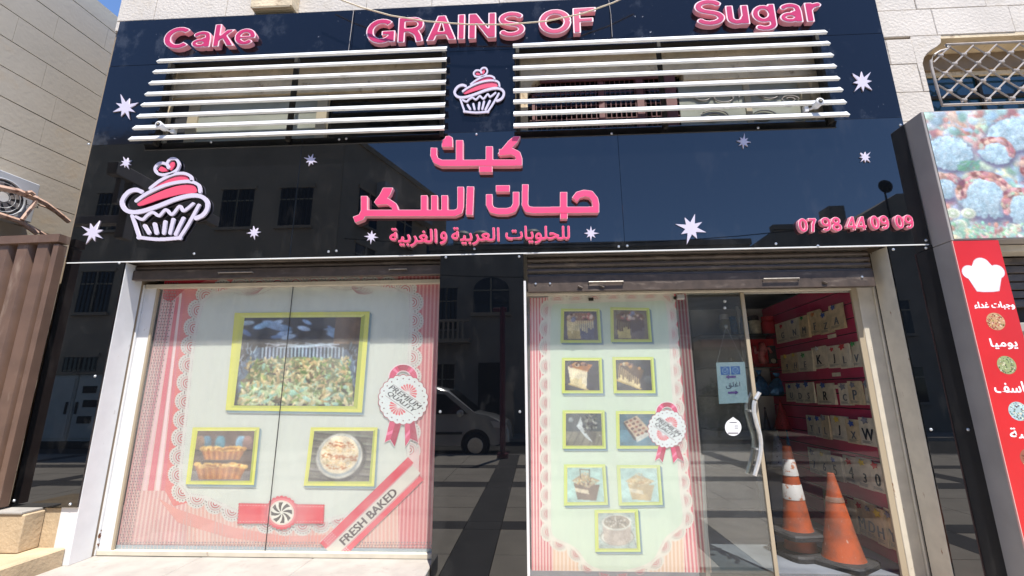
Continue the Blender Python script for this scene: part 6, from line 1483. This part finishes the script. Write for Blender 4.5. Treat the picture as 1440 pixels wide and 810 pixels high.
# silver van
yv0, yv1 = -8.75, -10.6; xn = mir(716, 600, 8.75).x; xt = xn-4.9
G0 = -.22
van = thing('parked_van', 'silver people carrier parked at the kerb, mirrored in the pier panel', 'car', ((xn+xt)/2, -9.7, G0))
prof = [(0, .42), (-.02, .72), (-.10, .92), (-.55, 1.10), (-.95, 1.18), (-1.75, 1.82), (-2.3, 1.95), (-4.3, 1.93), (-4.75, 1.75), (-4.88, 1.1), (-4.9, .45), (-4.6, .32), (-.3, .32)]
bm = bmesh.new(); secs = []
for (yy, ins, dz_) in ((yv0, .10, -.05), (yv0-.06, 0, 0), (yv1+.06, 0, 0), (yv1, .10, -.05)):
    secs.append([bm.verts.new((xn+x+(ins if x < -4 else -ins if x > -.4 else 0), yy-(math.copysign(1, yy-(yv0+yv1)/2))*max(0, z-1.1)*.16, G0+z+(dz_ if z > 1.5 else 0))) for x, z in prof])
for i in range(3):
    for k in range(len(prof)): bm.faces.new((secs[i][k], secs[i+1][k], secs[i+1][(k+1) % len(prof)], secs[i][(k+1) % len(prof)]))
bm.faces.new(secs[0]); bm.faces.new(secs[-1][::-1]); bmesh.ops.recalc_face_normals(bm, faces=bm.faces); bm_obj('body', bm, M['carpaint'], van, True, 35)
def vq(name, pts, m, out=.012):
    bm = bmesh.new(); slabquad(bm, [(xn+x, yv0+out-max(0, z-1.1)*.16, G0+z) for x, z in pts], Vector((0, -.02, 0))); bmesh.ops.recalc_face_normals(bm, faces=bm.faces); return bm_obj(name, bm, m, van)
vq('side_window', [(-1.15, 1.16), (-1.82, 1.70), (-2.45, 1.74), (-2.45, 1.16)], M['darkglass']); vq('side_window', [(-2.55, 1.16), (-2.55, 1.74), (-3.6, 1.74), (-3.6, 1.16)], M['darkglass']); vq('side_window', [(-3.7, 1.16), (-3.7, 1.74), (-4.5, 1.70), (-4.6, 1.16)], M['darkglass'])
bm = bmesh.new(); slabquad(bm, [(xn-1.0, yv0-.15, G0+1.21), (xn-1.0, yv1+.15, G0+1.21), (xn-1.72, yv1+.24, G0+1.81), (xn-1.72, yv0-.24, G0+1.81)], Vector((.015, 0, .015))); bmesh.ops.recalc_face_normals(bm, faces=bm.faces); bm_obj('windscreen', bm, M['darkglass'], van)
vq('headlight', [(-.03, .78), (-.10, .93), (-.52, .98), (-.42, .80)], M['white_paint']); vq('door_line', [(-2.49, .45), (-2.49, 1.12), (-2.50, 1.12), (-2.50, .45)], M['slot']); vq('door_handle', [(-2.3, .98), (-2.3, 1.02), (-2.12, 1.02), (-2.12, .98)], M['slot'], .03); vq('side_moulding', [(-1.3, .62), (-1.3, .68), (-3.9, .68), (-3.9, .62)], M['slot'], .02)
for xw in (-.92, -3.95):
    wv = lathe('wheel', [(.20, -.05), (.30, -.06), (.335, -.03), (.335, .16), (.30, .19)], (xn+xw, yv0-.10, G0+.335), M['rubber'], van, 28, 'Y')
    rim = lathe('rim', [(.21, .192), (.20, .20), (.05, .19), (.001, .20)], (xn+xw, yv0-.10, G0+.335), M['steel'], None, 20, 'Y'); rim.parent = wv
    lathe('wheel_arch', [(.40, .106), (.40, .122), (.335, .122)], (xn+xw, yv0-.10, G0+.36), M['slot'], van, 28, 'Y')
mv = lathe('door_mirror', [(.03, 0), (.10, .05), (.09, .12), (.03, .15)], (xn-1.35, yv0+.02, G0+1.18), M['carpaint'], van, 12, 'Y')
a = mir(707, 640, 7.9); pt = thing('street_post', 'slim maroon metal post at the kerb beside the silver van', 'post', (a.x, a.y, -.1))
tube('shaft', [(a.x, a.y, -.1), (a.x, a.y, P(707, 432, 7.9).z)], .075, M['post'], pt, 10); box('foot', a.x-.14, a.x+.14, a.y-.14, a.y+.14, -.1, .02, M['post'], pt, .01); box('head', a.x-.26, a.x+.12, a.y-.04, a.y+.04, P(700, 436, 7.9).z-.05, P(700, 436, 7.9).z+.06, M['post'], pt, .01)
# grey cabinets and low wall far left
a, b = mir(52, 620, 11), mir(132, 620, 11); zc0, zc1 = -.1, P(90, 527, 11).z
for i, (x0, x1) in enumerate(((a.x, (a.x+b.x)/2-.02), ((a.x+b.x)/2+.02, b.x))):
    t = thing('utility_cabinet', 'grey street electrical cabinet by the far low wall, '+('left with plain door' if i == 0 else 'right with three dark meter windows'), 'cabinet', (x0, -11.4, zc0), 'grey utility cabinets')
    box('housing', x0, x1, -11.8, -11.02, zc0, zc1, M['cabinet'], t, .02); box('door', x0+.06, x1-.06, -11.018, -10.99, zc0+.2, zc1-.1, M['cabinet'], t, .006); box('plinth', x0-.03, x1+.03, -11.85, -10.98, zc0-.1, zc0+.12, M['slot'], t); box('cap', x0-.04, x1+.04, -11.86, -10.95, zc1+.002, zc1+.10, M['bldg'], t)
    if i: 
        for k, zz in enumerate((.35, .58, .78)): zq = zc0+(zc1-zc0)*zz; box('meter_window', x0+.25+.1*(k % 2), x0+.75+.1*(k % 2), -10.989, -10.975, zq-.12, zq+.12, M['slot'], t)
    box('handle', (x1-.2 if i == 0 else x0+.12), (x1-.14 if i == 0 else x0+.18), -10.989, -10.95, zc0+1.0, zc0+1.4, M['slot'], t)
tag(box('low_wall', -22, b.x+1.2, -12.4, -12.1, -.1, zc1+.9, M['bldg']), 'low stone wall behind the grey utility cabinets', 'wall')
# steel canopy beside the gate
cp_ = thing('canopy_frame', 'grey steel canopy beam with short hanging stubs high above the gate', 'canopy', (-5.0, -1.2, -.1))
za, zb_2 = P(135, 222, .45).z, P(232, 262, 1.9).z
box('beam', -5.32, -5.18, -2.6, -.72, 4.20, 4.37, M['galv'], cp_, .008); box('post_stub', -5.31, -5.19, -1.12, -.98, 3.45, 4.197, M['galv'], cp_, .005); box('brace', -5.29, -5.22, -.90, -.84, 3.86, 4.197, M['galv'], cp_, .004); box('cross_beam', -8, -5.325, -2.5, -2.36, 4.22, 4.36, M['galv'], cp_, .006)
# shrubs behind the opposite kerb
for i, (px, s) in enumerate(((1018, .9), (1035, 1.1))):
    c = mir(px, 590, 12.6); t = thing('street_shrub', ['smaller leafy green shrub in front of the opposite house', 'bigger leafy green shrub in front of the opposite house'][i], 'shrub', (c.x, c.y, -.1))
    rr = random.Random(i); bm = bmesh.new()
    for k in range(900):
        d = Vector((rr.gauss(0, 1), rr.gauss(0, 1), rr.gauss(0, 1))).normalized()*s*rr.random()**.4; p = Vector((c.x, c.y, .9*s+.1))+Vector((d.x*.8, d.y*.6, d.z)); e_ = [Vector((rr.uniform(-1, 1), rr.uniform(-1, 1), rr.uniform(-1, 1)))*.09 for _ in range(3)]
        bm.faces.new([bm.verts.new(p+q) for q in e_])
    bm_obj('foliage', bm, M['leaf'], t); tube('stem', [(c.x, c.y, -.1), (c.x+.05, c.y, .6*s)], .05, M['shutter'], t)
for o in S.objects:
    if o.type == 'MESH' and o.parent is None and 'kind' not in o and 'label' not in o: print('UNLABELLED', o.name)
